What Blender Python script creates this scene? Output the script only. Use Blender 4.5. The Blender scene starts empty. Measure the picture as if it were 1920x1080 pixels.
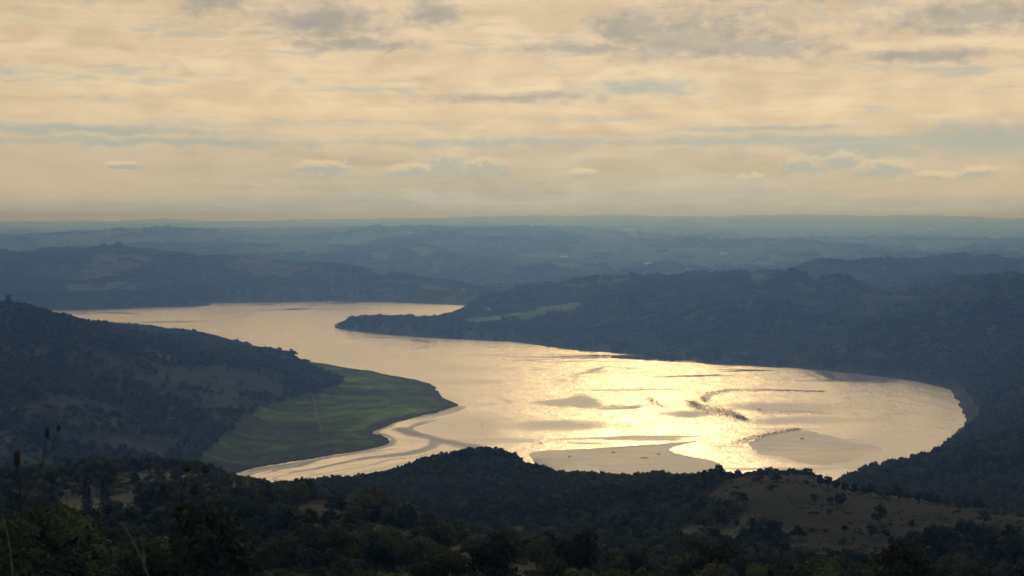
import bpy, math, random
import numpy as np
from mathutils import Vector
random.seed(7); RNG = np.random.default_rng(11)
R = math.radians
sc = bpy.context.scene
col = sc.collection

# ------------------------------------------------------------------ camera
CAM_Z = 350.0
LENS = 50.0
FPX = 1920 * LENS / 36.0            # focal length in photo pixels
HORIZON = 406.0                     # photo row of the true horizon
PITCH = math.atan((540 - HORIZON) / FPX)
cam = bpy.data.cameras.new('camera'); camo = bpy.data.objects.new('camera', cam)
col.objects.link(camo); sc.camera = camo
cam.lens = LENS; cam.sensor_width = 36.0; cam.clip_start = 0.1; cam.clip_end = 300000
camo.location = (0, 0, CAM_Z); camo.rotation_euler = (R(90) - PITCH, 0, 0)
cam.dof.use_dof = True; cam.dof.focus_distance = 1800; cam.dof.aperture_fstop = 5.6

# ------------------------------------------------------------------ sun + sky
SUN_AZ, SUN_EL = R(5.6), R(21)     # clockwise from +Y, above the horizon
SUN_DIR = Vector((math.sin(SUN_AZ) * math.cos(SUN_EL), math.cos(SUN_AZ) * math.cos(SUN_EL), math.sin(SUN_EL)))
sl = bpy.data.lights.new('sun', 'SUN'); so = bpy.data.objects.new('sun', sl); col.objects.link(so)
sl.energy = 0.5; sl.angle = R(7); sl.color = (1.0, 0.80, 0.50)
so.rotation_euler = SUN_DIR.to_track_quat('Z', 'Y').to_euler()

class NT:
    """small helper for node trees"""
    def __init__(s, nt): s.nt = nt; s.n = nt.nodes; s.l = nt.links
    def node(s, t, **kw):
        n = s.n.new(t)
        for k, v in kw.items(): setattr(n, k, v)
        return n
    def put(s, sock, v):
        if isinstance(v, bpy.types.NodeSocket): s.l.new(v, sock)
        elif isinstance(v, (tuple, list)) and len(v) == 3 and sock.type == 'RGBA': sock.default_value = (*v, 1)
        else: sock.default_value = v
    def m(s, op, a, b=None, c=None, clamp=False):
        n = s.node('ShaderNodeMath', operation=op, use_clamp=clamp)
        s.put(n.inputs[0], a)
        if b is not None: s.put(n.inputs[1], b)
        if c is not None: s.put(n.inputs[2], c)
        return n.outputs[0]
    def vm(s, op, a, b=None, out=0):
        n = s.node('ShaderNodeVectorMath', operation=op)
        s.put(n.inputs[0], a)
        if b is not None: s.put(n.inputs[1], b)
        return n.outputs[out]
    def xyz(s, x, y, z):
        n = s.node('ShaderNodeCombineXYZ')
        for i, v in enumerate((x, y, z)): s.put(n.inputs[i], v)
        return n.outputs[0]
    def sep(s, v):
        n = s.node('ShaderNodeSeparateXYZ'); s.put(n.inputs[0], v); return n.outputs
    def noise(s, v, scale, detail=4, rough=0.5, dist=0.0, out='Fac'):
        n = s.node('ShaderNodeTexNoise')
        if v is not None: s.put(n.inputs['Vector'], v)
        s.put(n.inputs['Scale'], scale); n.inputs['Detail'].default_value = detail
        n.inputs['Roughness'].default_value = rough; n.inputs['Distortion'].default_value = dist
        return n.outputs[out]
    def ss(s, v, a, b, lo=0.0, hi=1.0):
        n = s.node('ShaderNodeMapRange', interpolation_type='SMOOTHSTEP')
        s.put(n.inputs[0], v); n.inputs[1].default_value = a; n.inputs[2].default_value = b
        n.inputs[3].default_value = lo; n.inputs[4].default_value = hi
        return n.outputs[0]
    def mix(s, f, a, b, mode='MIX'):
        n = s.node('ShaderNodeMix', data_type='RGBA', blend_type=mode)
        s.put(n.inputs[0], f); s.put(n.inputs[6], a); s.put(n.inputs[7], b)
        return n.outputs[2]
    def ramp(s, f, stops):
        n = s.node('ShaderNodeValToRGB'); cr = n.color_ramp
        while len(cr.elements) < len(stops): cr.elements.new(0.5)
        for e, (p, c) in zip(cr.elements, stops): e.position = p; e.color = (*c, 1)
        s.put(n.inputs[0], f); return n.outputs[0]

def lin(r, g, b):
    return tuple(((v / 255) / 12.92 if v / 255 <= .04045 else ((v / 255 + .055) / 1.055) ** 2.4) for v in (r, g, b))

w = bpy.data.worlds.new('World'); sc.world = w; w.use_nodes = True
W = NT(w.node_tree); W.n.clear()
SKY_STRENGTH = 0.14
sky = W.node('ShaderNodeTexSky', sky_type='NISHITA', sun_disc=False, sun_elevation=SUN_EL, sun_rotation=SUN_AZ,
             air_density=1.0, dust_density=1.0, ozone_density=1.0, altitude=400)
dirv = W.vm('NORMALIZE', W.node('ShaderNodeTexCoord').outputs['Generated'])
dx, dy, dz = W.sep(dirv)[:]
dzp = W.m('MAXIMUM', dz, 0.0)
el = W.m('MULTIPLY', W.m('ARCSINE', dzp), FPX)                       # height above the horizon, photo-pixel units of angle
az = W.m('MULTIPLY', W.m('ARCTAN2', dx, dy), FPX)
plane = W.vm('MULTIPLY', W.xyz(W.m('DIVIDE', dx, W.m('ADD', dzp, .045)), W.m('DIVIDE', dy, W.m('ADD', dzp, .045)), 0.0), (1, 1, 1))
toward = W.m('DOT_PRODUCT', 0) if False else W.vm('DOT_PRODUCT', dirv, tuple(SUN_DIR), out=1)
near_sun = W.ss(toward, 0.15, 0.93)
core_sun = W.m('POWER', W.ss(toward, 0.975, 1.0), 3.0)
# warped angular coordinates for cloud bodies
ang = W.xyz(W.m('MULTIPLY', az, .001), W.m('MULTIPLY', el, .001), 0.0)
wa = W.noise(W.vm('MULTIPLY', ang, (1, 2.2, 1)), 11, 4, .58, out='Color')
wax, wae, _ = W.sep(W.vm('SUBTRACT', wa, (.5, .5, .5)))[:]
wb = W.noise(W.vm('MULTIPLY', ang, (1, 1.7, 1)), 34, 4, .62)
wc = W.noise(W.vm('MULTIPLY', ang, (1, 1.25, 1)), 72, 3, .6)
bill = W.noise(W.vm('MULTIPLY', W.vm('ADD', ang, (5, 8, 0)), (1, 2.3, 1)), 8.5, 5, .58, .7)
# altostratus sheet
n1 = W.noise(W.vm('MULTIPLY', plane, (.55, .33, 1)), 1.15, 5, .58, .6)
n2 = W.noise(W.vm('MULTIPLY', W.vm('ADD', plane, (7.3, 2.1, 4)), (.3, .8, 1)), 1.5, 4, .62, .8)
streak = W.noise(W.vm('MULTIPLY', W.vm('ADD', ang, (3, 1, 0)), (.8, 12, 1)), 4.2, 5, .62, .4)
streak2 = W.noise(W.vm('MULTIPLY', W.vm('ADD', ang, (9, 4, 0)), (1.4, 8, 1)), 9, 4, .6, .9)
k = 12.0
def sc3(c, g=1.0): return tuple(v * k * g for v in c)
cream = W.ramp(W.m('DIVIDE', el, 900.0), [
    (0.0, lin(148, 168, 184)), (0.03, lin(166, 171, 168)), (0.06, lin(178, 174, 156)), (0.12, lin(195, 181, 151)), (0.22, lin(228, 203, 160)),
    (0.34, lin(226, 201, 160)), (0.6, lin(214, 192, 158)), (1.0, lin(178, 170, 155))])
bluegap = W.ramp(W.m('DIVIDE', el, 900.0), [(0.0, lin(178, 176, 160)), (.2, lin(172, 184, 174)), (.5, lin(176, 178, 164)), (1.0, lin(130, 145, 165))])
bright = W.ss(W.m('ADD', W.m('MULTIPLY', n1, .6), W.m('MULTIPLY', streak, .48)), .44, .64)
gap = W.ss(W.m('ADD', W.m('MULTIPLY', n2, .55), W.m('MULTIPLY', streak2, .45)), .50, .66)
bill2 = W.ss(bill, .36, .66)
bright = W.m('ADD', W.m('MULTIPLY', bright, .45), W.m('MULTIPLY', bill2, .55))
body = W.mix(W.m('MULTIPLY', bright, .8), W.vm('MULTIPLY', cream, (.86, .85, .86)), W.vm('MULTIPLY', cream, (1.20, 1.22, 1.24)))
hband = W.m('MULTIPLY', gap, W.ss(el, 60, 150))
body = W.mix(W.m('MULTIPLY', hband, .62), body, bluegap)

def blob(cx, cy, rx, ry, wx=70, wy=26, lo=.30, hi=1.2, fine=.75, flat=0.0, nz=None):
    """mask of one cloud at photo-angle position: 1 inside"""
    X = W.m('DIVIDE', W.m('ADD', W.m('ADD', az, -(cx - 960)), W.m('MULTIPLY', wax, wx * 2)), rx)
    Y = W.m('DIVIDE', W.m('ADD', W.m('ADD', el, -(HORIZON - cy)), W.m('MULTIPLY', wae, wy * 2)), ry)
    if flat: Y = W.m('MULTIPLY', Y, W.ss(Y, -.25, 0.0, flat, 1.0))
    d = W.m('SQRT', W.m('ADD', W.m('MULTIPLY', X, X), W.m('MULTIPLY', Y, Y)))
    d = W.m('ADD', d, W.m('MULTIPLY', W.m('SUBTRACT', nz or wb, .5), fine * 2))
    return W.ss(d, hi, lo, 0.0, 1.0)
def union(ms):
    o = ms[0]
    for m_ in ms[1:]: o = W.m('MAXIMUM', o, m_)
    return o
flank = W.m('MULTIPLY', W.ss(W.m('ABSOLUTE', W.m('ADD', az, -60.0)), 250, 950), W.m('MULTIPLY', W.ss(el, 230, 60), W.ss(el, 4, 60)))
body = W.mix(W.m('MULTIPLY', flank, .8), body, lin(205, 187, 158))
# grey undersides of the thicker stratocumulus
grey = union([blob(1290, 74, 200, 58, 110, 40, .1, 1.25, .8), blob(1410, 100, 170, 28, 80, 26), blob(1180, 60, 90, 36, 60, 34), blob(660, 88, 140, 18, 70, 20), blob(812, 34, 60, 36, 50, 30),
              blob(1790, 52, 240, 34, 100, 34, .1, 1.25), blob(610, 45, 150, 36, 80, 40, .05, 1.3), blob(1080, 94, 120, 14, 60, 16),
              blob(980, 186, 200, 10, 90, 14, .0, 1.4), blob(1500, 6, 210, 14, 60, 14), blob(420, 22, 90, 26, 60, 26, .05, 1.25), blob(1700, 118, 170, 14, 70, 16, .1, 1.25)])
body = W.mix(W.m('MULTIPLY', grey, .88), body, W.mix(bill2, lin(158, 153, 143), lin(178, 169, 152)))
# blue-grey flat bands above the horizon haze
bands = union([blob(180, 250, 360, 11, 120, 20, .0, 1.3, .7), blob(300, 270, 440, 10, 120, 18, .0, 1.3, .7), blob(1000, 268, 420, 9, 120, 16, .0, 1.3, .7),
               blob(1450, 268, 420, 12, 60, 12, .1, 1.25, .4), blob(1840, 270, 210, 34, 80, 24, .1, 1.25, .6), blob(1600, 285, 160, 22, 70, 22, .1, 1.25, .6), blob(1420, 246, 220, 8, 60, 10, .1, 1.2, .4),
               blob(1190, 162, 130, 16, 80, 22, .0, 1.4, .6), blob(1910, 310, 40, 22, 20, 16)])
body = W.mix(W.m('MULTIPLY', bands, .78), body, lin(164, 174, 166))
# low cumulus: bright top, blue-grey foot
cum_list = [(842, 308, 64, 36), (905, 312, 56, 22), (775, 316, 52, 15), (610, 312, 60, 15), (250, 308, 34, 6), (1090, 322, 34, 12), (1402, 332, 36, 11),
            (1500, 308, 46, 22), (1570, 300, 42, 17), (1640, 318, 60, 20), (1745, 330, 62, 9), (1800, 326, 46, 12), (1665, 336, 22, 6), (1750, 362, 22, 4), (1850, 362, 24, 4)]
cum = union([blob(*c, 30, 14, .45, 1.05, .9, 1.5, wc) for c in cum_list])
cum_up = union([blob(c[0], c[1] + 9, c[2] * .93, c[3], 30, 14, .30, 1.2, .9, 1.5, wc) for c in cum_list])
fade = W.ss(el, 50, 84)
rim = W.m('MULTIPLY', W.m('SUBTRACT', cum, W.m('MULTIPLY', cum_up, .95), clamp=True), fade)
body = W.mix(W.m('MULTIPLY', W.m('MULTIPLY', cum_up, fade), .85), body, lin(165, 172, 163))
body = W.mix(W.m('MULTIPLY', rim, .60), body, lin(233, 211, 168))
# brightness of the veil: falls away from the sun, highest round it
lum = W.m('ADD', .96, W.m('MULTIPLY', core_sun, .6))
away = W.mix(bright, (.15, .205, .31), (.225, .275, .36))
veil = W.mix(near_sun, away, W.vm('MULTIPLY', body, W.xyz(lum, lum, lum)))
veil = W.vm('MULTIPLY', veil, (k, k, k))
cover = W.m('ADD', .96, W.m('MULTIPLY', W.m('MULTIPLY', gap, -.5), W.ss(el, 500, 1200)))
skycol = W.mix(cover, sky.outputs[0], veil)
bg = W.node('ShaderNodeBackground'); bg.inputs['Strength'].default_value = SKY_STRENGTH
W.l.new(skycol, bg.inputs['Color'])
W.l.new(bg.outputs[0], W.node('ShaderNodeOutputWorld').inputs['Surface'])

vs = sc.view_settings
vs.view_transform = 'Standard'; vs.look = 'None'; vs.gamma = 1; vs.exposure = -0.75; vs.use_curve_mapping = False
sc.render.engine = 'CYCLES'
cy = sc.cycles
cy.use_denoising = True; cy.denoiser = 'OPENIMAGEDENOISE'
cy.max_bounces = 4; cy.diffuse_bounces = 2; cy.glossy_bounces = 2; cy.transmission_bounces = 2; cy.volume_bounces = 2
cy.transparent_max_bounces = 4; cy.caustics_reflective = False; cy.caustics_refractive = False

# ------------------------------------------------------------------ photo pixel <-> place
SP, CP = math.sin(PITCH), math.cos(PITCH)
def ray(x, y):
    xc = (np.asarray(x, float) - 960) / FPX; yc = (540 - np.asarray(y, float)) / FPX
    return xc, CP + yc * SP, -SP + yc * CP
def at(x, y, d):
    a, b, c = ray(x, y); t = d / b
    return np.array([a * t, d, CAM_Z + c * t])
def onz(x, y, z=0.0):
    a, b, c = ray(x, y); t = (z - CAM_Z) / c
    return np.array([a * t, b * t, z])
def hid(x, d, z):
    a, b, c = ray(x, 540.); return np.array([a / b * d, d, z])
def project(X, Y, Z):
    dz = Z - CAM_Z
    f = Y * CP - dz * SP; u = Y * SP + dz * CP
    f = np.where(f > .1, f, .1)
    return 960 + FPX * X / f, 540 - FPX * u / f

# ------------------------------------------------------------------ numpy noise
def _h(ix, iy, s):
    h = (ix.astype(np.int64) * 374761393 + iy.astype(np.int64) * 668265263 + s * 1442695041) & 0xffffffff
    h = ((h ^ (h >> 13)) * 1274126177) & 0xffffffff
    return ((h ^ (h >> 16)) & 0xffff) / 65535.0
def vnoise(x, y, s=0):
    x = np.asarray(x, float); y = np.asarray(y, float)
    ix = np.floor(x); iy = np.floor(y); fx = x - ix; fy = y - iy
    fx = fx * fx * fx * (fx * (fx * 6 - 15) + 10); fy = fy * fy * fy * (fy * (fy * 6 - 15) + 10)
    a = _h(ix, iy, s); b = _h(ix + 1, iy, s); c = _h(ix, iy + 1, s); d = _h(ix + 1, iy + 1, s)
    return (a + (b - a) * fx) * (1 - fy) + (c + (d - c) * fx) * fy
def fbm(x, y, s=0, o=4, g=.5):
    t = 0; a = 1; n = 0
    for i in range(o):
        t = t + a * vnoise(x * 2 ** i + 17.3 * i, y * 2 ** i - 9.1 * i, s + i); n += a; a *= g
    return t / n
def sst(v, a, b):
    t = np.clip((v - a) / (b - a), 0, 1); return t * t * (3 - 2 * t)
def inpoly(x, y, P):
    P = np.asarray(P, float); r = np.zeros(np.shape(x), bool); j = len(P) - 1
    for i in range(len(P)):
        xi, yi = P[i]; xj, yj = P[j]
        c = ((yi > y) != (yj > y)) & (x < (xj - xi) * (y - yi) / ((yj - yi) + 1e-12) + xi)
        r ^= c; j = i
    return r
def sdf(x, y, P):
    """signed distance to a polygon, positive inside"""
    P = np.asarray(P, float); d = np.full(np.shape(x), 1e18)
    for i in range(len(P)):
        a = P[i - 1]; b = P[i]; e = b - a; L = max(e @ e, 1e-9)
        t = np.clip(((x - a[0]) * e[0] + (y - a[1]) * e[1]) / L, 0, 1)
        d = np.minimum(d, (x - a[0] - t * e[0]) ** 2 + (y - a[1] - t * e[1]) ** 2)
    d = np.sqrt(d); return np.where(inpoly(x, y, P), d, -d)
def smooth_poly(P, it=2):
    P = np.asarray(P, float)
    for _ in range(it):
        Q = np.roll(P, -1, 0); P = np.stack([P * .75 + Q * .25, P * .25 + Q * .75], 1).reshape(-1, 2)
    return P

# ------------------------------------------------------------------ lake outline (on z = 0)
LAKE_PX = [(110, 581), (220, 579.5), (300, 575.5), (345, 575), (385, 573.5), (398, 571), (388, 568), (440, 567), (520, 567), (620, 564), (720, 566), (800, 569),
           (862, 572.5), (905, 576), (880, 584), (845, 588), (790, 599), (740, 605), (690, 607), (645, 610), (624, 612.5), (640, 617), (690, 624), (760, 630), (870, 636), (960, 640), (1010, 647),
           (1080, 656.5), (1150, 661), (1235, 667), (1238, 669), (1180, 669.5), (1132, 670), (1180, 673), (1290, 680), (1400, 685), (1500, 690), (1520, 693), (1560, 697), (1640, 704), (1725, 715), (1755, 723), (1790, 732),
           (1786, 745), (1800, 755), (1802, 765), (1812, 776), (1809, 792), (1795, 815), (1740, 855), (1690, 890), (1600, 925), (1450, 945), (1250, 945), (1000, 945),
           (700, 945), (480, 930), (400, 900), (470, 878), (540, 868), (640, 851), (700, 843), (737, 832), (722, 816), (690, 812), (725, 800), (735, 791), (800, 780), (838, 770), (863, 761),
           (845, 752), (822, 741), (824, 732), (800, 716), (760, 708), (700, 698), (620, 684), (560, 675), (545, 667), (480, 655), (330, 628)]
lake = [onz(*p)[:2] for p in LAKE_PX] + [hid(60, 4150, 0)[:2], hid(-500, 4200, 0)[:2], hid(-500, 5000, 0)[:2]]
LAKE = smooth_poly(lake, 1)
_wob = lambda P, a: P + np.stack([fbm(P[:, 0] / 60, P[:, 1] / 60, 5) - .5, fbm(P[:, 0] / 60, P[:, 1] / 60, 9) - .5], 1) * a

# ------------------------------------------------------------------ terrain: control lines read off the hills
C = []
def line(pts, step=45):
    for (a, b) in zip(pts[:-1], pts[1:]):
        n = max(1, int(abs(b[0] - a[0]) / step))
        for i in range(n):
            t = i / n; C.append(at(*(a[j] + (b[j] - a[j]) * t for j in range(3))))
    C.append(at(*pts[-1]))
def crestline(pts, step=45, back=7., front=2.5):
    line(pts, step)
    line([(x, y + back, d * 1.07) for x, y, d in pts], step * 1.6)
    line([(x, y + front, d * .972) for x, y, d in pts], step * 1.6)
def hline(pts, step=150):
    for (a, b) in zip(pts[:-1], pts[1:]):
        n = max(1, int(abs(b[0] - a[0]) / step))
        for i in range(n):
            t = i / n; C.append(hid(*(a[j] + (b[j] - a[j]) * t for j in range(3))))
    C.append(hid(*pts[-1]))
TH = 3.2     # mean tree height above the ground on wooded crests, folded into the rows below
# viewpoint slope
hline([(-900, 4, 348.3), (960, 4, 348.3), (2800, 4, 348.3)], 400)
line([(-900, 1330, 40), (300, 1330, 40), (2800, 1330, 40)], 300)
line([(-900, 1260, 95), (300, 1260, 95), (1400, 1280, 95), (2800, 1280, 95)], 250)
line([(-900, 1150, 190), (0, 1150, 190), (400, 1150, 190), (700, 1150, 180), (1000, 1160, 190), (1300, 1190, 190), (1920, 1190, 190), (2800, 1190, 190)], 150)
# left foreground: wooded bowl, meadow, ridge
line([(-700, 1060, 330), (0, 1068, 320), (200, 1066, 330), (400, 1060, 330), (600, 1055, 320)], 90)
line([(-700, 1000, 430), (0, 1005, 430), (200, 1005, 430), (300, 1000, 430)], 90)
line([(-700, 968, 490), (0, 972, 490), (120, 970, 495), (250, 967, 500), (400, 968, 470)], 70)
line([(-700, 925, 640), (0, 928, 620), (120, 929, 620), (240, 926, 630), (380, 930, 600)], 60)
crestline([(-700, 885, 740), (0, 900, 720), (100, 893, 760), (180, 880, 800), (250, 876, 820), (330, 878, 830), (400, 894, 820), (440, 912, 800), (530, 925, 800)], 40)
# spur in the middle
crestline([(430, 955, 520), (520, 950, 520), (560, 944, 520), (640, 942, 510), (720, 975, 460), (800, 1003, 420), (900, 1030, 370), (1000, 1052, 330), (1100, 1075, 290)], 35)
line([(500, 1010, 400), (600, 1010, 400), (700, 1045, 330), (850, 1095, 260)], 60)
# gully between spur and dome, then dome
line([(540, 928, 860), (650, 945, 850), (760, 965, 830), (860, 985, 780), (950, 1005, 700), (1050, 1030, 640), (1150, 1060, 560)], 45)
crestline([(470, 931, 1080), (560, 916, 1180), (640, 908, 1240), (700, 900, 1270), (760, 885, 1300), (810, 871, 1310), (855, 859, 1320), (900, 853, 1320), (945, 857, 1310), (985, 879, 1290), (1030, 895, 1260), (1100, 899, 1220),
      (1160, 905, 1190), (1240, 901, 1150), (1300, 905, 1100), (1350, 907, 1060), (1430, 899, 1020), (1500, 897, 1020), (1540, 907, 1020)], 22)
line([(780, 920, 1120), (870, 900, 1160), (940, 910, 1130)], 40)
line([(760, 945, 980), (860, 950, 950), (950, 960, 900)], 60)
line([(1000, 930, 1020), (1100, 930, 960), (1200, 930, 900), (1300, 920, 850)], 50)
line([(1000, 985, 780), (1100, 985, 720), (1200, 985, 660), (1320, 985, 630), (1420, 985, 600)], 50)
line([(1180, 1050, 560), (1300, 1045, 520), (1450, 1045, 500)], 60)
# bare brown hill
crestline([(1300, 915, 800), (1340, 904, 800), (1400, 893, 800), (1460, 890, 800), (1510, 891, 795), (1560, 903, 785), (1640, 920, 770), (1720, 935, 750), (1800, 947, 735), (1860, 956, 720), (1920, 966, 705), (2100, 990, 660), (2700, 1010, 600)], 30)
line([(1420, 940, 640), (1520, 945, 640), (1650, 965, 610), (1800, 985, 580), (1950, 1000, 560), (2700, 1040, 480)], 60)
line([(1500, 1010, 540), (1650, 1020, 530), (1800, 1030, 500), (1950, 1040, 480), (2700, 1060, 450)], 70)
line([(1250, 1110, 380), (1500, 1110, 380), (1800, 1110, 370), (2700, 1110, 360)], 120)
hline([(1560, 960, 150), (1650, 960, 135), (1750, 950, 130), (1900, 950, 128), (2700, 930, 140)])
# near lake shore behind the dome
hline([(420, 1500, 12), (700, 1640, 8), (1000, 1600, 6), (1300, 1560, 8), (1500, 1480, 30)], 200)
# hidden valley left
hline([(-900, 1150, 110), (-300, 1150, 95), (0, 1200, 80), (200, 1250, 62), (330, 1300, 48)], 100)
# right lakeside hill
crestline([(1560, 923, 1380), (1610, 899, 1640), (1650, 884, 1700), (1690, 864, 1760), (1730, 849, 1800), (1770, 834, 1860), (1800, 812, 1930), (1825, 793, 2000), (1860, 780, 2060), (1920, 773, 2050), (2050, 753, 2000), (2700, 708, 2000)], 25)
line([(1640, 925, 1240), (1750, 925, 1200), (1900, 945, 1120), (2100, 950, 1100)], 60)
line([(1730, 885, 1480), (1830, 860, 1560), (1920, 850, 1560), (2100, 840, 1560)], 50)
# right: hill behind it
line([(1830, 745, 2560), (1920, 720, 2520), (2050, 705, 2500), (2700, 660, 2500)], 50)
# left hill
crestline([(-900, 540, 2500), (-300, 556, 2550), (-100, 566, 2600), (0, 576, 2620), (60, 584, 2640), (110, 597, 2680), (150, 607, 2720), (200, 618, 2780), (250, 630, 2840), (300, 641, 2900), (340, 647, 2950), (390, 656, 3000), (440, 663, 3050), (500, 668, 3110), (545, 672, 3170)], 30)
line([(-900, 640, 2250), (-100, 650, 2260), (0, 650, 2270), (100, 655, 2330), (200, 668, 2420), (300, 690, 2480), (400, 706, 2560), (480, 716, 2640), (540, 712, 2780)], 50)
line([(-900, 730, 1950), (0, 735, 1960), (100, 740, 2000), (200, 757, 2060), (300, 775, 2120), (390, 785, 2200), (440, 792, 2240)], 50)
line([(-900, 810, 1650), (0, 815, 1680), (100, 820, 1720), (200, 830, 1790), (300, 845, 1850), (360, 860, 1880), (400, 875, 1870)], 50)
for p in [(560, 690, 3.5), (620, 705, 4), (700, 725, 4), (760, 745, 4), (640, 760, 5), (560, 750, 6.5), (500, 780, 6), (620, 800, 3), (560, 830, 3), (470, 850, 4), (420, 855, 7)]:
    C.append(onz(*p))
# peninsula and right-hand hills
line([(660, 611, 4330), (720, 606, 4370), (780, 600, 4420), (840, 594, 4480), (880, 586, 4560)], 30)
line([(690, 618, 4200), (800, 618, 4130), (900, 612, 4180)], 40)
line([(860, 600, 4500), (960, 588, 4560), (1060, 578, 4620), (1120, 574, 4640)], 40)
line([(900, 566, 4900), (960, 566, 4920), (1040, 562, 4950), (1120, 556, 4950)], 50)
crestline([(870, 583, 4980), (888, 567, 5150), (905, 553, 5300), (940, 544, 5420), (1000, 538, 5500), (1050, 536, 5500), (1100, 529, 5450), (1150, 523, 5400), (1200, 523, 5350), (1280, 521, 5300), (1340, 519, 5300), (1400, 520, 5250)], 25)
line([(960, 615, 4150), (1050, 618, 4050), (1150, 620, 3950), (1250, 625, 3850), (1350, 620, 3850), (1450, 620, 3800)], 50)
line([(1200, 560, 4650), (1300, 552, 4600), (1400, 545, 4550), (1470, 538, 4500), (1530, 540, 4450), (1580, 552, 4400), (1640, 560, 4350), (1720, 565, 4250)], 35)
line([(1250, 655, 3550), (1400, 655, 3480), (1550, 655, 3350), (1650, 655, 3250), (1750, 670, 3080)], 50)
line([(1560, 610, 3800), (1650, 615, 3650), (1750, 600, 3650), (1850, 590, 3650), (1950, 585, 3600), (2700, 560, 3600)], 50)
line([(1700, 650, 3250), (1800, 645, 3150), (1900, 640, 3050), (2000, 630, 3000), (2700, 600, 3000)], 50)
line([(1640, 555, 4800), (1720, 556, 4750), (1800, 552, 4700), (1920, 552, 4650), (2700, 520, 4600)], 50)
crestline([(1400, 517, 6000), (1450, 510, 6200), (1500, 502, 6400), (1550, 496, 6500), (1600, 490, 6550), (1650, 487.5, 6600), (1720, 488, 6600), (1800, 489.5, 6600), (1860, 491, 6550), (1920, 494, 6500), (2100, 500, 6400), (2700, 480, 6400)], 30)
hline([(1440, 5550, 20), (1600, 5500, 35), (1800, 5450, 45), (1950, 5400, 45), (2700, 5400, 60)], 120)
# far-left hill
crestline([(-900, 470, 7000), (-200, 470, 7000), (0, 470, 7000), (60, 473, 7000), (130, 469, 7000), (200, 469, 7000), (280, 473, 6950), (360, 480, 6850), (460, 484, 6800), (520, 491, 6700), (600, 499, 6600), (680, 507, 6500), (750, 516, 6450), (820, 526, 6400), (880, 536, 6350), (930, 545, 6300)], 30)
line([(-900, 520, 6200), (0, 520, 6200), (150, 515, 6250), (300, 520, 6200), (450, 522, 6150), (600, 525, 6100), (720, 535, 6050), (820, 548, 6000)], 50)
line([(-900, 560, 5500), (0, 558, 5500), (150, 553, 5550), (280, 555, 5550), (400, 558, 5650), (550, 554, 5680), (700, 556, 5680), (800, 560, 5700), (890, 565, 5650)], 50)
# farther country
hline([(-900, 8300, -40), (0, 8300, -40), (400, 8200, -45), (800, 7600, -40), (1000, 7400, -40), (1250, 7600, -40), (1500, 8000, -30), (1900, 8200, -20), (2800, 8300, -20)], 150)
line([(-900, 450, 11500), (300, 476, 10000), (420, 470, 10500), (560, 458, 11500), (700, 455, 12000), (820, 460, 11800), (930, 456, 12500), (1050, 462, 12000), (1200, 468, 11500), (1350, 478, 10500), (1500, 482, 10000), (1900, 482, 10000), (2800, 480, 10000)], 70)
line([(500, 500, 9000), (700, 495, 9200), (900, 495, 9300), (1100, 492, 9400), (1300, 498, 9000)], 80)
line([(-900, 436, 17000), (0, 447, 15000), (250, 448, 15000), (500, 444, 16000), (700, 436, 17500), (850, 433, 18000), (1050, 434, 18000), (1200, 440, 17000), (1400, 445, 16000), (1600, 450, 15500), (1920, 455, 15000), (2800, 450, 15000)], 90)
line([(-900, 428, 24000), (0, 433, 24000), (300, 430, 24000), (600, 428, 25000), (900, 424, 26000), (1200, 424, 26000), (1500, 428, 24000), (1920, 430, 24000), (2800, 428, 24000)], 110)
line([(-900, 420, 40000), (0, 420, 40000), (200, 417, 40000), (300, 416, 40000), (325, 414.5, 40000), (360, 416.5, 40000), (500, 415, 41000), (700, 411, 43000), (830, 409, 45000), (850, 406.5, 45000), (866, 405, 45000), (880, 408, 45000), (960, 408, 45000), (1150, 407, 45000), (1300, 406, 45000), (1530, 404.5, 45000), (1560, 406, 45000), (1750, 409, 43000), (1920, 410, 42000), (2800, 410, 42000)], 80)
hline([(-900, 60000, 20), (960, 60000, 30), (2800, 60000, 20)], 400)
C = np.array(C)

def rough(X, Y):
    d = np.hypot(X, Y)
    z = (fbm(X / 70, Y / 70, 21, 3) - .5) * 5 * sst(d, 150, 700)
    rid = 1 - np.abs(2 * fbm(X / 420 + .6 * fbm(X / 900, Y / 900, 3), Y / 420, 33, 4) - 1)
    z += (rid - .75) * (48 * sst(d, 900, 4200) + 60 * sst(d, 2600, 3600) * sst(X, -400, 600))
    rid3 = 1 - np.abs(2 * fbm(X / 360 + Y / 1500, Y / 1700 - X / 2500, 63, 3) - 1)
    z += (rid3 - .75) * 120 * sst(d, 2500, 3100) * sst(d, 6200, 5200) * sst(X, 150, 700)
    rid2 = 1 - np.abs(2 * fbm(X / 1900, Y / 2600, 43, 4) - 1)
    z += (rid2 - .75) * 230 * sst(d, 7500, 13000) * (1 - .35 * sst(d, 26000, 40000))
    return z
KU, KV = 8.0, 3.0
def warp(X, Y): return np.arctan2(X, Y) * KU, np.log(np.hypot(X, Y)) * KV
cu, cv = warp(C[:, 0], C[:, 1])
_, keep = np.unique(np.round(np.stack([cu, cv], 1) / .012), axis=0, return_index=True)
C = C[keep]; cu, cv = cu[keep], cv[keep]
KC = .06
Kmat = np.sqrt((cu[:, None] - cu) ** 2 + (cv[:, None] - cv) ** 2 + KC * KC)
n_ = len(C); A_ = np.zeros((n_ + 1, n_ + 1)); A_[:n_, :n_] = Kmat + 0; A_[n_, :n_] = 1; A_[:n_, n_] = 1
rhs = np.append(C[:, 2] - rough(C[:, 0], C[:, 1]), 0)
sol = np.linalg.solve(A_, rhs).astype(np.float32)
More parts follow.
